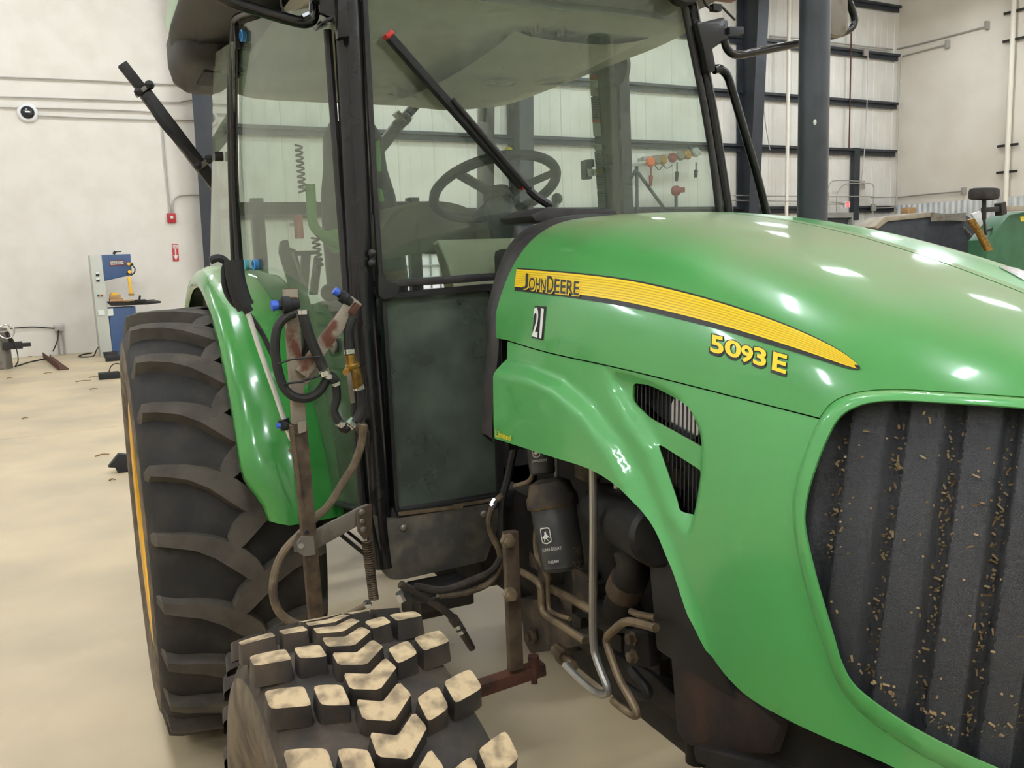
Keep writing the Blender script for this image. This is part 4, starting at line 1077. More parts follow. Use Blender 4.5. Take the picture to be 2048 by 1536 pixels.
def clampb(p, q, r, o=.03):
    mb = MB(); mb.cyl(sb(*p, o), sb(*q, o), r, n=14); d = (sb(*q, o)-sb(*p, o)).normalized(); s, t = frame_of(d); c = (sb(*p, o)+sb(*q, o))/2; mb.box(c+NX*r*.9, .01, .012, .01); mb.build('hose_clamp', 'chrome', SB)
clampb((647, 741), (651, 750), .0145, .045); clampb((652, 757), (659, 748), .014); clampb((698, 698), (699, 707), .0145); clampb((716, 770), (718, 779), .0155, .02); clampb((678, 843), (686, 851), .0125, .02); clampb((697, 843), (708, 852), .0145, .02); clampb((605, 620), (606, 628), .0145, .045); clampb((668, 762), (674, 770), .012, .02)
mb = MB(); mb.tube(paths_px([(655, 750), (666, 757), (670, 765)], lambda a, b: sb(a, b, .03)), .012, 8); mb.tube(paths_px([(682, 850), (690, 858), (700, 850)], lambda a, b: sb(a, b, .02)), .011, 8); mb.build('hose_tee', 'seat_black', SB)
mb = MB(); mb.cyl(sb(691, 858, .02), sb(689, 866, .02), .007); mb.build('drain_plug', 'rust', SB)
mb = MB(); mb.lathe(sb(700, 708, .03), sb(714, 772, .025)-sb(700, 708, .03), [(0, .013), (.025, .016), (.027, .018), (.035, .018), (.037, .015), (.055, .019), (.075, .017), (.088, .014)], 12); mb.cyl(sb(696, 740, .03), sb(692, 745, .05), .009); v_ = mb.build('ball_valve', 'brass', SB)
mb = MB(); mb.bar(sb(697, 745, .05), sb(706, 806, .05), .012, .004, NX); mb.build('valve_handle', 'steel_grey', SB, bevel=.001)
mb = MB(); mb.tube(paths_px([(556, 728), (580, 720), (610, 716), (641, 713)], lambda a, b: sb(a, b, .06)), .0025, 6); mb.tube(paths_px([(568, 768), (590, 765), (606, 764)], lambda a, b: sb(a, b, .05)), .003, 6); mb.tube(paths_px([(604, 762), (640, 752)], lambda a, b: sb(a, b, .05)), .003, 6); mb.build('cable_tie', 'seat_black', SB)
# lower arm, clevis, muddy hose and spring
mb = MB(); mb.prism(paths_px([(608, 1072), (722, 1014), (737, 1008), (742, 1062), (730, 1076), (720, 1050), (620, 1106), (606, 1100)], lambda a, b: sb(a, b, -.01)), (-.01, 0, 0)); mb.build('lower_arm', 'steel_grey', SB, bevel=.002)
mb = MB(); mb.prism(paths_px([(712, 1020), (742, 1006), (744, 1066), (728, 1080), (714, 1062)], lambda a, b: sb(a, b, .0)), (.006, 0, 0)); mb.build('arm_plate', 'brown_steel', SB, bevel=.002)
for p in ((723, 1023), (724, 1042), (726, 1058)): MB().lathe(sb(p[0], p[1], .006), NX, [(0, .008), (.006, .008), (.009, .005)], 8).build('arm_bolt', 'steel_grey', SB)
mb = MB(); mb.prism(paths_px([(594, 1084), (602, 1072), (626, 1072), (630, 1108), (608, 1112), (596, 1104)], lambda a, b: sb(a, b, .02)), (.006, 0, 0)); mb.build('clevis', 'steel_grey', SB); mb = MB(); mb.prism(paths_px([(586, 1080), (594, 1064), (604, 1066), (600, 1100), (588, 1104)], lambda a, b: sb(a, b, -.02)), (.006, 0, 0)); mb.build('clevis', 'steel_grey', SB); mb = MB(); mb.cyl(sb(602, 1092, .02), sb(602, 1092, .034), .007); mb.build('clevis_pin', 'steel_grey', SB)
mb = MB(); mb.cyl(sb(614, 1065, .018), sb(614, 1065, .0195), .006, n=10); mb.build('post_hole_dark', 'void', SB)  # flat black disc on the post, painting in the shade of a hole
hose([(727, 850), (722, 890), (708, 930), (688, 962), (658, 1010), (632, 1034), (606, 1062), (570, 1100), (551, 1140), (546, 1185), (556, 1220), (580, 1242), (618, 1254)], .011, 'hose_mud', -.03)
hose([(664, 1245), (700, 1228), (736, 1208)], .008, 'hose_mud', .0); clampb((730, 1206), (738, 1212), .011, .0)
o_ = coil(sb(733, 1082, -.04), sb(748, 1200, -.04), .012, 26, .0025, 'spring', 'brown_steel'); o_.parent = SB; o_.location = -SB.location
mb = MB(); mb.bar(sb(680, 1068, -.05), sb(734, 1112, -.05), .010, .02, NX); mb.bar(sb(694, 1062, -.07), sb(740, 1100, -.07), .008, .012, NX); mb.build('step_strut', 'engine_dark', SB, smooth=False)
# washers on the door glass
c = door(669, 691, .006); nn = Vector((.136, -.99, 0)); mb = MB(); mb.lathe(c, nn, [(0, .021), (.006, .021), (.008, .016), (.008, .006), (.014, .005), (.015, .001)], 18); mb.build('glass_washer', 'steel_grey', TR)
c = door(677, 694, -.02); mb = MB(); mb.cyl(c, c+nn*.02, .026); mb.build('washer_pad', 'seat_black', TR)
c = front(724, 856, .05); mb = MB(); mb.sphere(c, .018, 10); mb.build('post_boss', 'grimy', TR)
# ---- engine bay
en = lambda a, b, y=-.30: PY(a, b, y)
mb = MB(); mb.box((1.72, 0, .98), .85, .36, .62); mb.box((1.55, 0, 1.3), .5, .3, .3); mb.build('engine_block', 'engine_dark', TR, bevel=.03)
for k in range(26):
    x = random.uniform(1.36, 2.1); z = random.uniform(.72, 1.28); s = random.uniform(.03, .09)
    MB().box((x, -.17, z), s, random.uniform(.04, .12), s*random.uniform(.6, 1.4)).build('casting', 'grimy', TR, bevel=.008)
mb = MB(); mb.box((1.6, -.04, .66), 1.1, .22, .16); mb.build('oil_pan', 'engine_dark', TR, bevel=.03)
mb = MB(); mb.prism(paths_px([(1040, 1195), (1085, 1200), (1110, 1250), (1180, 1270), (1180, 1290), (1100, 1302), (1060, 1308), (1046, 1280)], lambda a, b: en(a, b, -.24)), (0, .08, 0)); mb.build('mount_casting', 'grimy', TR, bevel=.008)
mb = MB(); mb.lathe(en(1067, 1272, -.25), (0, -1, 0), [(0, .02), (.008, .02), (.012, .012), (.02, .012)], 10); mb.build('casting_bolt', 'brown_steel', TR)
# spin-on filter with printed emblem
def filt(p0, p1, r, name, cap=True):
    p0 = en(*p0, -.33); p1 = en(*p1, -.33); d = (p1-p0); L = d.length; d.normalize()
    mb = MB(); mb.lathe(p0, d, [(0, r*.94), (.006, r), (L*.75, r*.96), (L*.93, r*.93), (L*.985, r*.8), (L, r*.4)], 32); o = mb.build(name, 'filter_grey', TR)
    if cap:
        mb = MB(); mb.lathe(p0, -d, [(-.004, r*1.12), (.018, r*1.14), (.028, r*1.02), (.05, r*.9), (.06, r*.5)], 28); mb.build('filter_head', 'grimy', o)
        mb = MB(); mb.lathe(p0, d, [(.0, r*1.05), (.003, r*1.07), (.006, r*1.05), (.006, r), (0, r)], 28, closed=True); mb.build('filter_ring', 'brass', o)
    return o, p0, d, L, r
def wrap(o, p0, d, L, r, verts, faces, u0, u1, v0, v1, name, m_, phi0=0.0):
    """print wrapped round the can: u across (radians), v down the axis"""
    tc = (CAM-p0); tc = (tc-d*tc.dot(d)).normalized(); sd = d.cross(tc)   # sd points to the right as seen
    vs = []
    for a, b in verts:
        ph = u0+(u1-u0)*a; h = v0+(v1-v0)*(1-b)
        vs.append(p0+d*h+(tc*math.cos(ph)+sd*(math.sin(ph)*SGN))*(r+.0012))
    mb = MB(); mb.add(vs, faces); return mb.build(name, m_, o, smooth=False, fix=False)
SGN = 1.0
deer = [(.10, .42), (.30, .50), (.42, .60), (.40, .78), (.50, .66), (.62, .80), (.60, .62), (.72, .52), (.92, .34), (.74, .40), (.60, .36), (.76, .14), (.56, .30), (.44, .34), (.24, .16), (.34, .36), (.18, .36)]
def emblem(F, u0, u1, v0, v1):
    o, p0, d, L, r = F
    out = [tuple(p) for p in rrect([Vector(q) for q in ((0, .12), (.5, 0), (1, .12), (1, .92), (.85, 1), (.15, 1), (0, .92))], .12, 3)]
    inn = [(.5+(a-.5)*.84, .5+(b-.5)*.86) for a, b in out]; n = len(out)
    wrap(o, p0, d, L, r, out+inn, [(i, (i+1) % n, n+(i+1) % n, n+i) for i in range(n)], u0, u1, v0, v1, 'emblem_border', 'white_decal')
    wrap(o, p0, d, L, r, deer, [tuple(range(len(deer)))], u0, u1, v0, v1, 'emblem_deer', 'white_decal')
def ftext(F, s, u0, u1, v0, v1, nm='filter_print', m_='white_decal'):
    o, p0, d, L, r = F; v, f, _ = text2d(s); wrap(o, p0, d, L, r, v, f, u0, u1, v0, v1, nm, m_)
F1 = filt((1106, 1010), (1128, 1142), .052, 'oil_filter')
_t = F1[1]+F1[2]*.05; _tc = (CAM-F1[1]); _tc = (_tc-F1[2]*_tc.dot(F1[2])).normalized(); _sd = F1[2].cross(_tc)
SGN = 1.0 if PROJ(F1[1]+_sd*.05)[0] > PROJ(F1[1])[0] else -1.0
emblem(F1, -.78, -.30, .045, .082)
ftext(F1, 'JOHN DEERE', -.85, .05, .090, .099)
ftext(F1, '1102400', -.62, -.15, .118, .124)
ftext(F1, '2-23', .42, .95, .128, .146, 'pen_note', 'chaff'); ftext(F1, '7487', .55, 1.05, .098, .116, 'pen_note', 'chaff')
F2 = filt((1080, 880), (1088, 948), .034, 'fuel_filter', False)
emblem(F2, -.62, -.1, .012, .038); ftext(F2, 'JOHN DEERE', -.7, .3, .042, .049)
# can, elbow and boot in front of the filter
mb = MB(); p0, p1 = en(1205, 1015, -.26), en(1318, 1072, -.34); d = (p1-p0); L = d.length; mb.lathe(p0, d, [(-.01, .03), (0, .05), (.012, .056), (L*.5, .058), (L, .058), (L+.01, .05)], 28); mb.build('intake_can', 'black_plastic', TR)
mb = MB(); mb.tube(paths_px([(1225, 1000), (1238, 975), (1232, 930), (1225, 900)], lambda a, b: en(a, b, -.28)), .012, 10); mb.build('can_stub', 'tube_silver', TR)
mb = MB(); mb.tube(paths_px([(1260, 1100), (1268, 1140), (1250, 1180), (1235, 1225)], lambda a, b: en(a, b, -.26)), .036, 14); mb.build('intake_elbow', 'engine_dark', TR)
mb = MB(); mb.tube(paths_px([(1258, 1158), (1246, 1184)], lambda a, b: en(a, b, -.26)), .040, 14); mb.build('elbow_band', 'brown_steel', TR)
mb = MB(); mb.tube(paths_px([(1200, 1225), (1235, 1235), (1262, 1228)], lambda a, b: en(a, b, -.24)), .035, 12); mb.build('pump_body', 'engine_dark', TR)
tubes = [
 ('steel_tube', 'tube_silver', .0085, -.37, [(1186, 930), (1187, 1050), (1186, 1180), (1187, 1285), (1196, 1325), (1216, 1378), (1208, 1388), (1190, 1384), (1160, 1360), (1130, 1330)]),
 ('steel_tube', 'tube_tan', .0085, -.34, [(1076, 1042), (1073, 1080), (1076, 1110), (1092, 1140), (1098, 1160)]),
 ('steel_tube', 'tube_tan', .0085, -.36, [(1042, 1143), (1068, 1158), (1081, 1175), (1084, 1215), (1096, 1234), (1130, 1256), (1170, 1282)]),
 ('steel_tube', 'tube_tan', .005, -.35, [(1096, 1140), (1097, 1210), (1108, 1226), (1140, 1238)]),
 ('steel_tube', 'tube_tan', .010, -.33, [(1104, 1178), (1140, 1196), (1186, 1222)]),
 ('steel_tube', 'tube_tan', .0085, -.36, [(1312, 1256), (1275, 1246), (1250, 1244), (1228, 1260), (1214, 1276), (1218, 1300), (1240, 1360), (1258, 1392), (1274, 1424), (1266, 1430), (1240, 1412), (1226, 1400)]),
 ('steel_tube', 'tube_tan', .007, -.32, [(1312, 1236), (1275, 1228), (1262, 1222)]),
 ('steel_tube', 'hose_mud', .006, -.30, [(1064, 895), (1066, 940), (1058, 962), (1030, 972)]),
 ('steel_tube', 'tube_silver', .005, -.31, [(1112, 890), (1113, 960), (1112, 985)]),
 ('steel_tube', 'tube_tan', .009, -.30, [(1112, 1300), (1130, 1315), (1150, 1335)]),
 ('steel_tube', 'tube_silver', .008, -.26, [(1236, 960), (1237, 990)]),
]
for nm, m_, r, y, pts in tubes:
    mb = MB(); mb.tube(paths_px(pts, lambda a, b: en(a, b, y)), r, 10); mb.build(nm, m_, TR)
mb = MB(); p = [en(x, y, -.31) for x, y in ((1112, 1298), (1122, 1308), (1130, 1316), (1146, 1330))]; mb.cyl(p[0], p[1], .016, n=8); mb.cyl(p[1], p[2], .019, n=8); mb.cyl(p[2], p[3], .011, n=10); mb.build('tube_fitting', 'tube_tan', TR)
ch_ = lambda a, b: PX(a, b, 1.32)
for pts, r, m_ in (([(1032, 880), (1018, 945), (1004, 1005), (1003, 1060), (1006, 1110)], .0105, 'hose_black'), ([(1012, 985), (990, 1005), (978, 1040), (984, 1070), (998, 1100), (1000, 1135), (975, 1168), (930, 1185), (870, 1192)], .009, 'hose_mud'), ([(1006, 1105), (985, 1140), (940, 1162), (885, 1180), (830, 1172)], .010, 'grimy'), ([(800, 1168), (850, 1195), (905, 1235), (940, 1290)], .010, 'grimy'), ([(880, 1190), (850, 1200), (820, 1190)], .009, 'hose_black')):
    mb = MB(); mb.tube(paths_px(pts, ch_), r, 8); mb.build('hydraulic_hose', m_, TR)
for a, b in (((992, 1000), (986, 1008)), ((990, 1006), (984, 1014)), ((914, 1248), (918, 1254)), ((920, 1258), (924, 1264)), ((800, 1185), (806, 1200))): MB().cyl(ch_(*a), ch_(*b), .013, n=10).build('hose_ferrule', 'chrome', TR)
mb = MB(); mb.tube(paths_px([(905, 1235), (925, 1265), (945, 1298)], ch_), [.014, .009], 8); mb.build('hose_end', 'grimy', TR)
mb = MB(); mb.box(PX(880, 1185, 1.15), .12, .16, .06); mb.box(PX(845, 1200, 1.1), .1, .1, .08); mb.build('valve_block', 'engine_dark', TR, bevel=.008)
# step bracket: upright flat bar with bolts and the cross tube
XS = 1.66
stp = lambda a, b, o=0.0: PX(a, b, XS+o)
mb = MB(); mb.bar(stp(1020, 1062), stp(1031, 1338), .034, .02, NX); sp_ = mb.build('bracket_bar', 'brown_steel', TR, bevel=.003)
for p in ((1013, 1080), (1018, 1187)): MB().lathe(stp(p[0], p[1], .01), NX, [(0, .017), (.012, .017), (.013, .013), (.02, .013), (.022, .008)], 6).build('bar_bolt', 'tube_tan', sp_)
mb = MB(); mb.bar(stp(900, 1396, -.01), stp(1086, 1334, -.01), .03, .034, NX); mb.build('cross_bar', 'rust', TR, bevel=.003)
mb = MB(); mb.lathe(stp(1067, 1316, .0), (0, 0, -1), [(-.006, .013), (.004, .014), (.05, .008), (.062, .008)], 8); mb.build('cross_bolt', 'rust', TR)
# plates, frame rail and weight carrier under the nose
mb = MB(); mb.prism(paths_px([(1296, 1115), (1345, 1120), (1400, 1260), (1450, 1350), (1470, 1400), (1380, 1345), (1312, 1300)], lambda a, b: en(a, b, -.335)), (0, .05, 0)); mb.build('side_shield', 'black_plastic', TR, bevel=.006)
mb = MB(); mb.prism(paths_px(rrect([Vector(p) for p in ((1248, 1258), (1296, 1262), (1300, 1338), (1264, 1330), (1248, 1316))], 8), lambda a, b: en(a, b, -.30)), (0, .03, 0)); bpt = mb.build('bolt_plate', 'engine_dark', TR, bevel=.004)
for p in ((1268, 1276), (1270, 1312)): MB().lathe(en(p[0], p[1], -.30), (0, -1, 0), [(0, .015), (.004, .015), (.005, .011), (.016, .011), (.018, .007)], 6).build('plate_bolt', 'tube_tan', bpt)
mb = MB(); mb.prism(paths_px([(1150, 1288), (1200, 1292), (1300, 1345), (1360, 1400), (1362, 1432), (1300, 1400), (1230, 1360)], lambda a, b: en(a, b, -.24)), (0, .06, 0)); mb.build('frame_rail', 'engine_dark', TR, bevel=.006)
mb = MB(); mb.tube(paths_px([(1262, 1340), (1290, 1372), (1296, 1388), (1282, 1392), (1250, 1372)], lambda a, b: en(a, b, -.28)), .010, 10); mb.build('drain_hose', 'hose_black', TR)
mb = MB(); mb.prism(paths_px([(1340, 1306), (1352, 1312), (1430, 1355), (1500, 1400), (1560, 1450), (1540, 1510), (1440, 1502), (1412, 1512), (1398, 1498), (1372, 1490), (1352, 1462), (1348, 1400)], lambda a, b: en(a, b, -.33)), (0, .1, 0)); mb.build('axle_bracket', 'engine_rust', TR, bevel=.006)
mb = MB(); c = en(1394, 1500, -.28); mb.cyl(c+Vector((0, 0, .02)), c-Vector((0, 0, .022)), .022); mb.build('bracket_nub', 'engine_dark', TR)
mb = MB(); mb.prism([Vector((2.2, -.31, .98)), Vector((2.75, -.31, .955)), Vector((2.75, -.31, .62)), Vector((2.45, -.31, .62)), Vector((2.2, -.31, .80))], (0, .62, 0)); mb.build('weight_carrier', 'engine_dark', TR, bevel=.015)
mb = MB(); mb.bar(PY(1400, 1505, -.36), PY(1700, 1590, -.36), .03, .03); mb.build('steering_rod', 'engine_dark', TR, bevel=.01)
# ------------------------------------------------------------------ sprayer carried behind the cab
XB = -1.05
bo = lambda a, b, o=0.0: PX(a, b, XB+o)
SP = empty('boom_sprayer', (XB, 0, 0), 'black folded sprayer booms rising behind the cab on a steel mast', 'sprayer')
def boom(mid, low, top, sub, clamps, hose_):
    mb = MB(); mb.bar(bo(*low), bo(*mid), .056, .056, NX); o = mb.build('boom_arm', 'black_plastic', SP, bevel=.004)
    mb = MB(); mb.bar(bo(*mid), bo(*top), .044, .044, NX); mb.build('boom_tip', 'engine_dark', SP, bevel=.004)
    if hose_:
        mb = MB(); mb.tube(paths_px(hose_, lambda a, b: bo(a, b, .03)), .011, 8); mb.build('boom_hose', 'hose_black', SP)
        mb = MB(); mb.tube(paths_px([(x+5, y-2) for x, y in hose_], lambda a, b: bo(a, b, .02)), .004, 6); mb.build('boom_line', 'lance_white', SP)
    for a, b in clamps:
        mb = MB(); mb.bar(bo(*a, .0), bo(*b, .0), .085, .075, NX); mb.build('boom_clamp', 'steel_grey', SP, bevel=.004)
        mb = MB(); mb.sphere(bo(a[0]+14, a[1]-6, .03), .022, 8); mb.sphere(bo(a[0]-8, a[1]+8, .03), .02, 8); mb.build('clamp_knob', 'seat_black', SP)
boom((290, 186), (450, 396), (244, 128), None, [((285, 176), (291, 184)), ((404, 324), (411, 332))], [(290, 196), (325, 250), (370, 300), (402, 330)])
boom((805, 240), (700, 370), (835, 206), None, [((800, 240), (805, 234))], [(798, 260), (820, 238)])
mb = MB(); mb.bar((XB-.05, -.45, .02), (XB-.05, -.45, 2.0), .06, .06); mb.bar((XB-.05, .35, .02), (XB-.05, .35, 2.0), .06, .06); mb.bar((XB-.05, -.5, .75), (XB-.05, .4, .75), .06, .06); mb.bar((XB-.05, -.55, 1.95), (XB-.05, .45, 1.95), .06, .06); mb.build('mast', 'engine_dark', SP, bevel=.004)
mb = MB(); mb.lathe((XB-.6, -.5, 1.05), (0, 1, 0), [(0, .3), (.03, .36), (.1, .38), (.8, .38), (.87, .36), (.9, .3)], 28); mb.build('tank', 'black_plastic', SP)
mb = MB()
for y in (-.35, .3): mb.box((XB-.6, y, .34), .6, .08, .68)
mb.build('tank_cradle', 'engine_dark', SP, bevel=.01)
# spray lance resting on the fender
WD = lambda a, b, o=.0: PX(a, b, 1.05+o)
LN = empty('spray_lance', WD(575, 870), 'spray lance with black grip and white wand leaning on the right fender', 'spray lance')
mb = MB(); mb.tube(paths_px([(468, 520), (472, 560), (484, 600), (492, 614)], WD), .024, 14); mb.build('grip', 'seat_black', LN)
mb = MB(); mb.tube(paths_px([(478, 530), (455, 528), (448, 545), (452, 580), (466, 605), (484, 618)], lambda a, b: WD(a, b, -.02)), .008, 8); mb.tube(paths_px([(420, 522), (436, 516), (452, 524), (462, 545)], lambda a, b: WD(a, b, -.03)), .010, 8); mb.build('guard', 'seat_black', LN)
mb = MB(); mb.tube(paths_px([(492, 612), (520, 700), (550, 785), (576, 862), (584, 880)], WD), .0068, 10); mb.build('wand', 'lance_white', LN)
mb = MB(); mb.cyl(WD(489, 610), WD(498, 624), .013); mb.build('collar', 'black_plastic', LN)
mb = MB(); mb.cyl(WD(566, 838), WD(573, 858), .015); mb.build('nozzle_cap', 'seat_black', LN)
hm = MB(); hm.tube(paths_px([(490, 618), (520, 660), (540, 700), (560, 740)], lambda a, b: WD(a, b, -.03)), .007, 8); hm.build('lance_hose', 'hose_black', LN)
# ------------------------------------------------------------------ along the block wall
bw = lambda a, b, o=.02: WB(a, b, WALL_B-o)
def run(pts, label, r=.014, o=.05, m_='conduit', boxes=(), name='conduit', fn=None, cat='pipe', grp='steel conduits on the walls'):
    fn = fn or (lambda a, b: bw(a, b, o))
    mb = MB(); mb.tube(paths_px(pts, fn), r, 8, k=4)
    P = fn(*pts[0])
    if boxes:
        r_ = empty(name, P, label, cat, grp); mb.build('tube', m_, r_)
        for (x, y, s) in boxes:
            b_ = MB(); b_.box(fn(x, y), s, .08, s*1.1, BA if fn(x, y).dot(BA) else BA, BD); b_.build('junction_box', 'conduit', r_, bevel=.006)
        return r_
    o_ = mb.build(name, m_); tag(o_, label, cat, grp); return rebase(o_)
run([(-60, 151), (0, 154), (170, 161), (340, 169), (360, 168), (385, 164), (440, 166)], 'topmost steel conduit running along the white block wall')
run([(-60, 191), (0, 193), (170, 199), (345, 205), (365, 203), (390, 200), (440, 202)], 'second steel conduit from the top on the white block wall')
run([(-60, 212), (0, 214), (160, 219), (305, 225), (322, 240), (330, 320), (341, 428)], 'thin conduit bending down the block wall to the red alarm')
run([(72, 231), (170, 236), (300, 240), (380, 241), (440, 243)], 'steel conduit leaving the round dome camera along the block wall')
run([(346, 428), (346, 408), (351, 396), (366, 391), (400, 390), (440, 389)], 'short bent conduit joining the red alarm from the right')
c = bw(55, 226, .0); n_ = -BD
R_ = empty('dome_camera', c-Vector((0, 0, .2)), 'white round dome security camera high on the block wall', 'camera')
MB().lathe(c, n_, [(0, .185), (.05, .185), (.075, .16), (.08, .13)], 28).build('housing', 'lamp_body', R_)
MB().lathe(c+n_*.07, n_, [(0, .125), (.03, .12), (.06, .095), (.08, .06), (.088, .02)], 24).build('dome', 'cam_dark', R_)
MB().box(c+n_*.15, .09, .03, .03, BA, BD).build('lens', 'label_white', R_, bevel=.008)
c = bw(343, 436, .05); R_ = empty('fire_alarm', c-Vector((0, 0, .1)), 'small red fire alarm box with white button on block wall', 'alarm')
MB().box(c, .17, .09, .2, BA, BD).build('body', 'alarm_red', R_, bevel=.015)
MB().lathe(c+n_*.045+Vector((0, 0, .01)), n_, [(0, .035), (.02, .033), (.03, .02)], 16).build('button', 'label_white', R_)
q = [bw(344, 488), bw(356, 488), bw(358, 522), bw(346, 522)]
R_ = empty('fire_sign', q[3], 'tall red and white fire extinguisher sign with down arrow', 'sign')
mb = MB(); mb.prism(q, n_*.01); mb.build('plate', 'sign_red', R_, smooth=False)
def onq(u, v, d=.013): return (q[0]*(1-u)+q[1]*u)*(1-v)+(q[3]*(1-u)+q[2]*u)*v+n_*d
mb = MB(); mb.prism([onq(*p) for p in ((.38, .28), (.62, .28), (.62, .66), (.9, .66), (.5, .97), (.1, .66), (.38, .66))], n_*.002); mb.build('arrow', 'label_white', R_, smooth=False)
mb = MB(); mb.prism([onq(*p) for p in ((.1, .05), (.9, .05), (.9, .26), (.1, .26))], n_*.002); mb.build('title_panel', 'label_white', R_, smooth=False)
flat_text('FIRE', onq(.16, .22, .016), onq(.84, .22, .016), onq(.16, .09, .016), 'title', 'sign_red', R_, n_)
v_, f_, _ = text2d('EXTINGUISHER'); mb = MB(); mb.add([onq(.44+.12*b, .30+.36*a, .016) for a, b in v_], f_); mb.build('lettering', 'sign_red', R_, smooth=False, fix=False)
# band saw
BSB = 19.2
sw_ = lambda a, b, o=0.0: WB(a, b, BSB-o)
base = BB(1.6, BSB+.2, 0)
R_ = empty('band_saw', base, 'tall grey and blue vertical band saw against the block wall', 'saw')
fl0 = lambda p: Vector((p.x, p.y, 0.0))
def plate(pts, dep, name, m_, par, o=0.0, bevel=.008, ground=()):
    P = [sw_(a, b, o) for a, b in pts]
    for i in ground: P[i].z = 0.0
    mb = MB(); mb.prism(P, BD*dep); return mb.build(name, m_, par, bevel=bevel)
plate([(179, 510), (204, 510), (226, 716), (202, 716)], .5, 'column', 'saw_grey', R_, ground=(2, 3))
hd = plate([(203, 510), (261, 508), (264, 550), (209, 562)], .42, 'saw_head', 'saw_blue', R_, .01)
plate([(219, 521), (249, 520), (249, 530), (220, 532)], .01, 'name_plate', 'red_dull', R_, .02, 0)
plate([(221, 523), (247, 522), (247, 528), (222, 530)], .01, 'name_panel', 'label_white', R_, .025, 0)
flat_text('BAILEIGH', sw_(223, 529, .03), sw_(246, 527.5, .03), sw_(222.6, 523.5, .03), 'name', 'decal_black', R_, n_, .002, off=.01)
plate([(217, 616), (271, 613), (280, 716), (226, 716)], .45, 'pedestal', 'saw_blue', R_, .0, ground=(2, 3))
plate([(216, 604), (322, 602), (322, 606), (296, 609), (224, 612)], .5, 'table', 'dark_iron', R_, .06)
mb = MB(); mb.bar(sw_(257, 553, .05), sw_(263, 591, .05), .05, .05, n_); mb.build('guide_bar', 'saw_yellow', R_, bevel=.005)
mb = MB(); mb.bar(sw_(257, 589, .06), sw_(268, 589, .06), .06, .04); mb.build('guide_block', 'brass', R_, bevel=.004)
for p in ((257, 528), (259, 544)):
    mb = MB(); mb.lathe(sw_(*p, .02), n_, [(0, .03), (.03, .036), (.05, .03)], 14); mb.build('yellow_knob', 'saw_yellow', R_)
mb = MB(); mb.tube(paths_px([(261, 551), (268, 546), (270, 538), (266, 532)], lambda a, b: sw_(a, b, .03)), .012, 8); mb.sphere(sw_(264, 529, .04), .03, 10); mb.build('guard_handle', 'seat_black', R_)
mb = MB(); mb.bar(sw_(227, 508, .0), sw_(231, 503, .0), .07, .05); mb.bar(sw_(230, 504), sw_(243, 503), .02, .02); mb.build('tension_lever', 'seat_black', R_, bevel=.004)
for p, m_ in (((195, 550), 'dark_iron'), ((196, 561), 'dark_iron'), ((195, 546), 'label_white'), ((195.5, 557), 'label_white')):
    mb = MB(); mb.box(sw_(*p, .01), .06, .02, .045, BA, BD); mb.build('gauge', m_, R_, bevel=.004)
for p, m_ in (((197, 591), 'machine_green'), ((204, 591), 'alarm_red')):
    mb = MB(); mb.lathe(sw_(*p, .0), n_, [(0, .022), (.02, .022), (.025, .012)], 12); mb.build('switch_button', m_, R_)
plate([(196, 620), (209, 620), (210, 631), (197, 631)], .01, 'data_plate', 'label_white', R_, .015, 0)
plate([(215, 618), (226, 617), (227, 631), (216, 632)], .01, 'instruction_card', 'label_white', R_, .015, 0)
mb = MB(); mb.bar(sw_(270, 602, .12), sw_(291, 601, .12), .1, .05); mb.cyl(sw_(279, 600, .12), sw_(280, 591, .12), .02); mb.bar(sw_(290, 601, .12), sw_(310, 599.5, .12), .02, .02); mb.build('mitre_gauge', 'seat_black', R_, bevel=.004)
def carton(pts, dep, name, lab, m_='carton', o=.1, grp=None):
    P = [sw_(a, b, o) for a, b in pts]; mb = MB(); mb.prism(P, BD*dep); ob = mb.build(name, m_, bevel=.004); tag(ob, lab, 'box', grp); return rebase(ob)
carton([(219.5, 597.5), (246, 596.5), (246.5, 602.5), (220, 603.5)], .22, 'cardboard_box', 'lower flat brown carton on the band saw table')
carton([(220, 590.5), (241, 589.5), (242, 596), (220.5, 597)], .2, 'cardboard_box', 'upper flat brown carton stacked on the band saw table')
carton([(222.5, 585.5), (235, 585), (235.5, 590), (223, 590.8)], .16, 'yellow_box', 'small yellow box on top of the cartons on the saw', 'saw_yellow')
carton([(246, 600.5), (269, 599.5), (269, 602), (246, 603)], .15, 'wood_strip', 'flat pale wooden strip lying on the band saw table', 'carton', .14)
# power point and cords
P = bw(118, 655, .06); R_ = empty('power_outlet', Vector((P.x, P.y, 0)), 'grey power outlet box on two short conduits by the floor', 'outlet')
MB().box(P, .17, .1, .15, BA, BD).build('outlet_box', 'conduit', R_, bevel=.01)
for dx in (-.04, .05):
    mb = MB(); mb.cyl(P+BA*dx, Vector((P.x, P.y, 0))+BA*dx, .017); mb.build('riser', 'conduit', R_)
gz = lambda a, b, z=.012: PZ(a, b, z)
mb = MB(); mb.tube([bw(20, 657, .05), bw(60, 654, .04), bw(85, 655, .04), bw(112, 657, .05)], .012, 8); tag(rebase(mb.build('extension_cord', 'hose_black')), 'dark cord strung along the wall left of the outlet', 'cord')
P1 = bw(117, 660, .12)
mb = MB(); mb.tube([P1, bw(115, 680, .15), bw(108, 698, .2), gz(103, 707), gz(95, 716), gz(60, 724), gz(30, 733)], .012, 8); tag(rebase(mb.build('extension_cord', 'hose_black')), 'dark cord hanging from the outlet and trailing over the floor', 'cord')
mb = MB(); mb.tube([gz(183, 706), gz(165, 709), gz(158, 713), gz(172, 714), gz(187, 712), sw_(192, 702, .05), sw_(197, 694, .01)], .012, 8); tag(rebase(mb.build('extension_cord', 'hose_black')), 'black saw cord coiled on floor at foot of the grey column', 'cord')
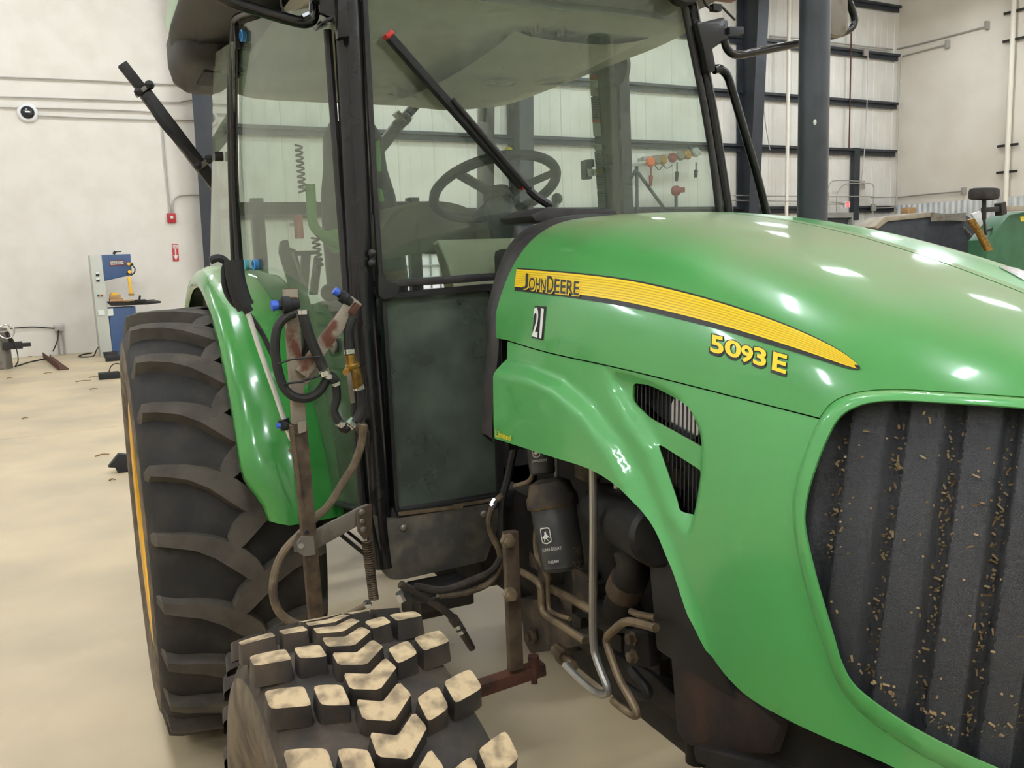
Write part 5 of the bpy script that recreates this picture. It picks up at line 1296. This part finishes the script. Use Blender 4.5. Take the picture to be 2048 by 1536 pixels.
# angle iron, foot switch, bars and litter
a0, a1 = gz(95, 709, .06), gz(127, 733, .06)
mb = MB(); mb.bar(a0-Vector((0, 0, .05)), a1-Vector((0, 0, .05)), .16, .015); d_ = (a1-a0).normalized(); s_ = d_.cross(Vector((0, 0, 1))).normalized(); mb.bar(a0+s_*.08+Vector((0, 0, 0)), a1+s_*.08, .015, .1); tag(rebase(mb.build('angle_iron', 'rust', bevel=.003)), 'rusty brown length of angle iron lying on the floor', 'scrap metal')
p = gz(219, 757, .0); R_ = empty('foot_switch', p, 'black box with looped wire on floor beside big rear tyre', 'switch box')
MB().box(p+Vector((0, 0, .05)), .3, .2, .1, BA, BD).build('box', 'seat_black', R_, bevel=.01)
mb = MB(); mb.tube([p+Vector((0, 0, .1)), p+BA*.05+Vector((0, 0, .2)), p+BA*.15+Vector((0, 0, .22)), p+BA*.25+Vector((0, 0, .12))], .008, 6); mb.build('wire', 'hose_black', R_)
for k, (x, y, lab) in enumerate(((222, 714, 'back dark steel offcut on floor by band saw foot'), (226, 722, 'front dark steel offcut on floor nearest the big tyre'))):
    p = gz(x, y, .0); mb = MB(); mb.box(p+Vector((0, 0, .05)), .25, .12, .1, BA, BD); mb.box(p+Vector((0, 0, .09)), .27, .05, .03, BA, BD); tag(rebase(mb.build('steel_offcut', 'dark_iron', bevel=.004)), lab, 'scrap metal', 'steel offcuts by the saw')
p = gz(226, 948, .0); mb = MB(); mb.prism([p+BA*a+Vector((0, 0, z)) for a, z in ((-.03, .06), (.06, .16), (.14, .14), (.14, .0), (.04, 0), (.02, .05))], BD*.08); tag(rebase(mb.build('steel_bracket', 'seat_black', bevel=.004)), 'small black steel bracket on floor at edge of rear tyre', 'bracket')
lit = [(167, 763, 26, 'long dark splinter on the floor left of the big tyre'), (190, 755, 20, 'brown splinter lying just left of the black switch box'), (96, 747, 14, 'thin brown twig on the floor below the angle iron'), (60, 714, 7, 'tiny dark chip near the wall foot left of angle iron'), (50, 838, 10, 'lone dark chip on the open floor above the joint'), (188, 779, 14, 'pale brown sliver nearest the tyre above the floor joint'), (20, 757, 8, 'small brown chip on floor at the left edge'), (205, 912, 24, 'curled brown straw on floor beside tyre below the joint'), (225, 962, 10, 'short straw on floor below the steel bracket')]
for x, y, l, lab in lit:
    p = gz(x, y, .0); L_ = l*(p-CAM).length/F_PX; an = random.uniform(-.3, .3); d_ = BA*math.cos(an)+BD*math.sin(an)
    mb = MB(); mb.tube([p-d_*L_/2+Vector((0, 0, .008)), p+BD*.02+Vector((0, 0, .014)), p+d_*L_/2+Vector((0, 0, .008))], [.007, .004], 6); tag(rebase(mb.build('litter', 'litter')), lab, 'litter', 'bits of litter on the shop floor')
# machine at the left edge
p = PZ(-4, 738, 0.0); R_ = empty('grey_pedestal_machine', p, 'grey round pedestal machine with shiny handwheel at the left edge', 'machine')
MB().lathe(p, (0, 0, 1), [(0, .24), (.02, .24), (.3, .235), (.62, .225), (.72, .2), (.74, .1)], 28).build('pedestal', 'steel_grey', R_)
c = PP(13, 663, (p.x+.0, p.y), (p.x+BA.x, p.y+BA.y), .3); mb = MB(); a, b = frame_of(n_); mb.tube([c+(a*math.cos(t)+b*math.sin(t))*.12 for t in [2*PI*i/24 for i in range(25)]], .014, 8, smooth=False, caps=False)
for t in (0, 2.1, 4.2): mb.bar(c, c+(a*math.cos(t)+b*math.sin(t))*.12, .02, .01, n_)
mb.build('handwheel', 'chrome', R_)
mb = MB(); c2 = PP(26, 691, (p.x, p.y), (p.x+BA.x, p.y+BA.y), .2); mb.box(c2, .3, .1, .13, BA, BD); mb.box(c2+BA*.2+Vector((0, 0, .0)), .16, .08, .07, BA, BD); mb.bar(c2, c, .05, .05); mb.bar(c2, Vector((p.x, p.y, c2.z)), .06, .06); mb.build('jaw', 'dark_iron', R_, bevel=.01)
mb = MB(); mb.tube([c, c+BA*.1-Vector((0, 0, .2)), c+BA*.13-Vector((0, 0, .5)), PZ(30, 733, .02)], .01, 6); mb.build('lead', 'hose_black', R_)
# ------------------------------------------------------------------ far right: conduits, exit sign, pipes
G2 = 'steel conduits on the walls'
run([(1540, 72), (1600, 78), (1661, 85), (1720, 92), (1786, 99)], 'conduit above the top girt on the metal wall', .022, .06)
run([(1736, 100), (1734, 200), (1729, 300), (1723, 365)], 'upright conduit dropping from the top girt to a junction box', .016, .13, boxes=[(1731, 104, .2), (1723, 370, .25)])
run([(1640, 424), (1657, 400), (1656, 380), (1664, 363), (1690, 361), (1722, 363)], 'curved conduit arching left above the exit door', .016, .17)
run([(1673, 425), (1674, 390), (1686, 371), (1700, 367), (1722, 367)], 'inner curved conduit arching over the exit sign', .016, .21)
run([(1726, 367), (1742, 367), (1748, 376), (1747, 400), (1746, 430)], 'curved conduit arching right beside the exit door', .016, .25, boxes=[(1747, 415, .2)])
run([(1430, 390), (1550, 392), (1640, 393), (1738, 393), (1744, 395), (1790, 394)], 'long low conduit crossing the metal wall above the exit sign', .018, .30)
run([(1430, 400), (1550, 402), (1640, 403), (1690, 407)], 'second low conduit crossing behind the grab rail', .016, .34)
run([(1802, 112), (1799, 200), (1796, 300), (1792, 405), (1788, 414), (1750, 416)], 'upright conduit in the far wall corner', .02, .22)
run([(1530, 130), (1528, 220), (1540, 300)], 'thin conduit pair beside the big dark column', .014, .25)
mb = MB(); mb.tube([WB(1579, -60, WALL_B-.3), WB(1576, 200, WALL_B-.3), WB(1573, 420, WALL_B-.3), WB(1572, 470, WALL_B-.3)], .055, 12); tag(rebase(mb.build('downpipe', 'pipe_white')), 'cream downpipe standing just left of the exhaust stack', 'pipe')
mb = MB(); mb.tube([WB(1703, 20, WALL_B-.15), WB(1701, 150, WALL_B-.15), WB(1698, 297, WALL_B-.15)], .022, 8); tag(rebase(mb.build('brace_rod', 'rust')), 'thin brown steel rod running down between the girts', 'rod')
ra = lambda a, b, o=.05: WA(a, b, WALL_A-o)
run([(1788, 99), (1830, 90), (1900, 72), (1970, 54)], 'upper sloping conduit on the right end wall', .022, fn=lambda a, b: ra(a, b, .06), boxes=[(1975, 51, .22)])
run([(1806, 112), (1840, 103), (1892, 90)], 'lower sloping conduit on the right end wall', .022, fn=lambda a, b: ra(a, b, .06), boxes=[(1896, 88, .22)])
run([(1790, 395), (1850, 389), (1922, 383)], 'low conduit on end wall above the grey wainscot', .02, fn=lambda a, b: ra(a, b, .06), boxes=[(1928, 382, .2)])
for (x0, x1, lab) in ((2029, 2011, 'cream standpipe on wall brackets near the right edge'),):
    R_ = empty('standpipe', ra(x1, 470, .12), lab, 'pipe')
    top = ra(x0, -60, .12); bot = ra(x1-3, 470, .12); bot.z = 0; bot.x, bot.y = ra(x1, 400, .12).x, ra(x1, 400, .12).y; top.x, top.y = bot.x, bot.y
    mb = MB(); mb.cyl(bot, Vector((bot.x, bot.y, top.z)), .075, n=14); mb.build('tube', 'pipe_white', R_)
    for (xa, ya, xb, yb) in ((2008, 28, 2050, 17), (2006, 84, 2050, 74), (1995, 293, 2036, 288), (1993, 346, 2034, 342)):
        mb = MB(); mb.bar(ra(xa, ya, .1), ra(xb, yb, .1), .05, .07); mb.build('wall_bracket', 'dark_iron', R_)
P = WB(1693, 409, WALL_B-.28); R_ = empty('exit_sign', P-Vector((0, 0, .1)), 'lit red and white exit sign above the corner door', 'sign')
MB().box(P, .24, .08, .18, BA, BD).build('case', 'lamp_body', R_, bevel=.008)
MB().box(P+n_*.04, .15, .012, .15, BA, BD).build('lit_panel', 'exit_red', R_, smooth=False)
flat_text('EXIT', P+n_*.05+BA*-.06+Vector((0, 0, -.04)), P+n_*.05+BA*.06+Vector((0, 0, -.04)), P+n_*.05+BA*-.06+Vector((0, 0, .04)), 'lettering', 'label_white', R_, n_, .002)
MB().bar(P, WB(1640, 408, WALL_B-.28), .03, .03).build('feed', 'conduit', R_)
# ------------------------------------------------------------------ machines beyond the hood
MD = 9.0
mc = lambda a, b, o=0.0: WB(a, b, MD+o)
gnd = mc(1880, 500); gnd = Vector((gnd.x, gnd.y, 0))
R_ = empty('hay_machine', gnd, 'dark sided farm machine with dusty grey top rail beyond the hood', 'machine')
mb = MB(); P = [mc(1700, 520), mc(1752, 452), mc(1772, 442), mc(1865, 432), mc(1935, 432), mc(1958, 445), mc(2000, 520)]; P[0].z = P[-1].z = .35; mb.prism(P, BD*.3); mb.build('side_sheet', 'machine_dark', R_, bevel=.01)
mb = MB(); mb.prism([mc(1748, 454, -.03), mc(1770, 434, -.03), mc(1862, 424, -.03), mc(1864, 434, -.03), mc(1776, 443, -.03), mc(1756, 458, -.03)], BD*.3); mb.build('top_rail', 'machine_top', R_, bevel=.01)
mb = MB(); rows = []
for i in range(13):
    t = i/12; x = 1862+70*t; b_ = -.05-.12*math.sin(PI*t); rows.append([mc(x, 425+2*math.sin(PI*t), b_), mc(x, 443-2*math.sin(PI*t), b_)])
mb.grid(rows); mb.build('curved_guard', 'steel_grey', R_, solid=.01)
for k in range(8):
    mb = MB(); c = mc(1926+k*4, 456+k*4, -.02); mb.cyl(c, c-BD*.03, .02, n=8); mb.build('rivet', 'steel_grey', R_)
mb = MB()
for x in (1740, 1960):
    q_ = mc(x, 500, .3); mb.box(Vector((q_.x, q_.y, .2)), .12, .12, .4, BA, BD)
mb.build('stand', 'dark_iron', R_, bevel=.01)
gnd = mc(2040, 500, -.5); gnd = Vector((gnd.x, gnd.y, 0))
R_ = empty('mower', gnd, 'green mower body with folded gauge wheel at the right edge', 'machine')
mg = lambda a, b, o=0.0: WB(a, b, MD-1.0+o)
P = [mg(1968, 530), mg(1975, 480), mg(2018, 430), mg(2060, 422), mg(2140, 422), mg(2160, 540)]; P[0].z = P[-1].z = .5
mb = MB(); mb.prism(P, BD*.3); mb.build('green_sheet', 'machine_green', R_, bevel=.015)
mb = MB(); mb.prism([mg(1940, 440, -.02), mg(1949, 436, -.02), mg(1966, 462, -.02), mg(1988, 500, -.02), mg(1976, 502, -.02), mg(1958, 466, -.02)], BD*.06); mb.build('edge_strip', 'brass', R_, bevel=.004)
mb = MB(); mb.prism([mg(1944, 428, .3), mg(1962, 422, .3), mg(1966, 455, .3), mg(1962, 462, .3)], BD*.04); mb.build('white_flap', 'lamp_body', R_, smooth=False)
wc = mg(1968, 388, -.1)
mb = MB(); rw_ = .2; prof = [(-.075, .1), (-.08, .15), (-.07, .185), (-.04, .198), (0, .2), (.04, .198), (.07, .185), (.08, .15), (.075, .1)]
mb.lathe(wc, Vector((.03, .04, 1)), prof, 32, closed=True); mb.build('gauge_tire', 'rubber', R_)
mb = MB(); mb.cyl(wc+Vector((0, 0, .06)), wc-Vector((0, 0, .06)), .1, n=20); mb.build('gauge_rim', 'dark_iron', R_)
mb = MB(); mb.cyl(wc, mg(1968, 440, -.1), .03, n=12); mb.bar(mg(1966, 420, -.1), mg(2010, 417, -.1), .07, .07); mb.bar(mg(1968, 438, -.1), mg(1972, 470, -.1), .03, .03); mb.bar(mg(1972, 462, 0), mg(2000, 450, .2), .02, .03); mb.build('wheel_arm', 'dark_iron', R_, bevel=.006)
mb = MB(); mb.bar(mg(2000, 418, -.1), mg(2110, 414, -.1), .075, .075); mb.build('arm_tube', 'machine_top', R_, bevel=.01)
mb = MB(); mb.bar(mg(2000, 405, -.1), mg(2002, 430, -.1), .11, .12); mb.build('arm_clamp', 'dark_iron', R_, bevel=.008)
mb = MB(); mb.prism([mg(2041, 433, -.01), mg(2060, 432, -.01), mg(2060, 442, -.01), mg(2042, 443, -.01)], BD*.01); mb.build('decal', 'label_yellow', R_, smooth=False)
mb = MB()
for x in (1990, 2130):
    q_ = mg(x, 500, .4); mb.box(Vector((q_.x, q_.y, .26)), .14, .14, .52, BA, BD)
mb.build('leg', 'dark_iron', R_, bevel=.01)
# shelf with a carton in the corner
p = WB(1816, 428, 19.0); R_ = empty('storage_cabinet', Vector((p.x, p.y, 0)), 'low pale cabinet standing in the far wall corner', 'cabinet')
MB().box(Vector((p.x, p.y, p.z/2)), 1.1, .6, p.z, BA, BD).build('body', 'wainscot', R_, bevel=.01)
for s in (-1, 1): MB().box(Vector((p.x, p.y, p.z/2))-BD*.31+BA*.27*s, .5, .02, p.z-.2, BA, BD).build('cabinet_door', 'label_grey', R_, bevel=.006)
R_ = empty('cardboard_box', p, 'open brown cardboard box on the cabinet by the end wall', 'box')
MB().box(p+Vector((0, 0, .1)), .36, .28, .2, BA, BD).build('carton', 'carton', R_, bevel=.004)
mb = MB(); mb.prism([p+BA*a-BD*.14+Vector((0, 0, z)) for a, z in ((-.02, .2), (.18, .2), (.2, .13), (.02, .12))], -BD*.006); mb.build('flap', 'carton', R_, smooth=False)
# ------------------------------------------------------------------ seen through the cab glass
HB_ = WALL_B-.6
hr = lambda a, b, o=0.0: WB(a, b, HB_+o)
R_ = empty('hoist_frame', Vector((hr(1262, 420).x, hr(1262, 420).y, 0)), 'dark steel lifting frame seen through the windscreen', 'frame')
for a, b in (((1256, 335), (1260, 470)), ((1273, 330), (1274, 470)), ((1276, 345), (1345, 440)), ((1256, 366), (1272, 340))):
    q0, q1 = hr(*a), hr(*b)
    if b[1] >= 470: q1.z = 0; q1.x, q1.y = q0.x, q0.y
    mb = MB(); mb.bar(q0, q1, .07, .07); mb.build('leg', 'steel_blue', R_, bevel=.008)
mb = MB(); mb.bar(hr(1246, 331), hr(1292, 328), .08, .08); mb.build('top_bar', 'label_grey', R_, bevel=.008)
R_ = empty('cable_trolley', hr(1345, 330), 'row of orange and tan cable trolleys with hanging tools on rail', 'trolley')
mb = MB(); mb.bar(hr(1285, 318, .2), hr(1400, 305, .2), .1, .12); mb.bar(hr(1300, 316, .3), BB(hr(1300, 316).dot(BA)-CG.dot(BA), WALL_B-.05, hr(1300, 316).z), .08, .08); mb.build('rail', 'label_grey', R_, bevel=.01)
for k, (x, y, m_) in enumerate(((1298, 324, 'orange'), (1310, 320, 'steel_grey'), (1322, 320, 'brass'), (1342, 316, 'red_dull'), (1358, 312, 'steel_grey'), (1372, 310, 'brass'), (1388, 305, 'label_grey'))):
    mb = MB(); mb.lathe(hr(x, y, -.1), n_, [(0, .1), (.03, .13), (.1, .13), (.14, .09)], 16); mb.build('spool', m_, R_)
for (x, y0, y1, m_) in ((1302, 330, 372, 'red_dull'), (1354, 325, 362, 'dark_iron'), (1392, 325, 355, 'dark_iron')):
    mb = MB(); mb.cyl(hr(x, y0, -.1), hr(x, (y0+y1)/2, -.1), .02, n=8); mb.cyl(hr(x, (y0+y1)/2, -.1), hr(x-1, y1, -.1), .06, .04, n=10); mb.build('hanging_tool', m_, R_)
mb = MB(); mb.tube(paths_px([(1310, 330), (1318, 340), (1326, 331), (1334, 337), (1345, 330)], lambda a, b: hr(a, b, -.15)), .012, 6); mb.build('cable_loop', 'hose_black', R_)
R_ = empty('red_winch', Vector((hr(1355, 385).x, hr(1355, 385).y, 0)), 'dull red winch head on a stand seen through the windscreen', 'winch')
mb = MB(); mb.lathe(hr(1348, 382), n_, [(0, .1), (.03, .14), (.14, .14), (.17, .09)], 14); mb.box(hr(1360, 380), .2, .2, .14, BA, BD); mb.build('winch_head', 'red_dull', R_, bevel=.01)
q0 = hr(1352, 390); mb = MB(); mb.bar(q0, Vector((q0.x, q0.y, 0)), .07, .07); mb.build('stand', 'steel_blue', R_, bevel=.006)
p = WB(597, 448, WALL_B-.6); R_ = empty('fire_extinguisher', p-Vector((0, 0, .3)), 'red fire extinguisher on wall seen through the door glass', 'extinguisher')
MB().lathe(p-Vector((0, 0, .32)), (0, 0, 1), [(0, .09), (.02, .1), (.5, .1), (.58, .05), (.62, .03)], 18).build('cylinder', 'red_dull', R_)
MB().box(p+Vector((0, 0, .36)), .12, .05, .08, BA, BD).build('valve', 'dark_iron', R_, bevel=.008)
MB().box(p+BD*.3, .06, .62, .06, BA, BD).build('hanger', 'conduit', R_)
# caged white tank on the far side of the cab
p = BB(4.3, 8.0, 0); p = WB(850, 530, 8.6); p = Vector((p.x, p.y, 0))
R_ = empty('caged_tank', p, 'white plastic tank in a grey wire cage seen through the lower windscreen', 'tank')
MB().box(p+Vector((0, 0, 1.2)), 1.15, .98, 1.3, BA, BD).build('bottle', 'tote_white', R_, bevel=.06)
MB().box(p+Vector((0, 0, .27)), 1.2, 1.0, .54, BA, BD).build('plinth', 'dark_iron', R_, bevel=.02)
mb = MB()
for i in range(12):
    a = -.57+1.14*i/11
    for s in (-1, 1): mb.cyl(p+BA*a+BD*.5*s+Vector((0, 0, .55)), p+BA*a+BD*.5*s+Vector((0, 0, 1.88)), .009, n=6)
for i in range(12):
    z = .58+.115*i
    for s in (-1, 1): mb.cyl(p-BA*.58+BD*.505*s+Vector((0, 0, z)), p+BA*.58+BD*.505*s+Vector((0, 0, z)), .009, n=6); mb.cyl(p-BD*.5+BA*.58*s+Vector((0, 0, z)), p+BD*.5+BA*.58*s+Vector((0, 0, z)), .009, n=6)
mb.build('cage', 'cage_grey', R_)

# ------------------------------------------------------------------ turn the place square to the building
done = set()
for o in list(SC.objects):
    if o is co: continue
    r = o
    while r.parent is not None: r = r.parent
    if r is TR:
        if o is TR: o.rotation_euler = (0, 0, -TH)
        continue
    o.location = TURN @ o.location
    if o.type == 'MESH' and o.data.name not in done:
        done.add(o.data.name); o.data.transform(TURN)
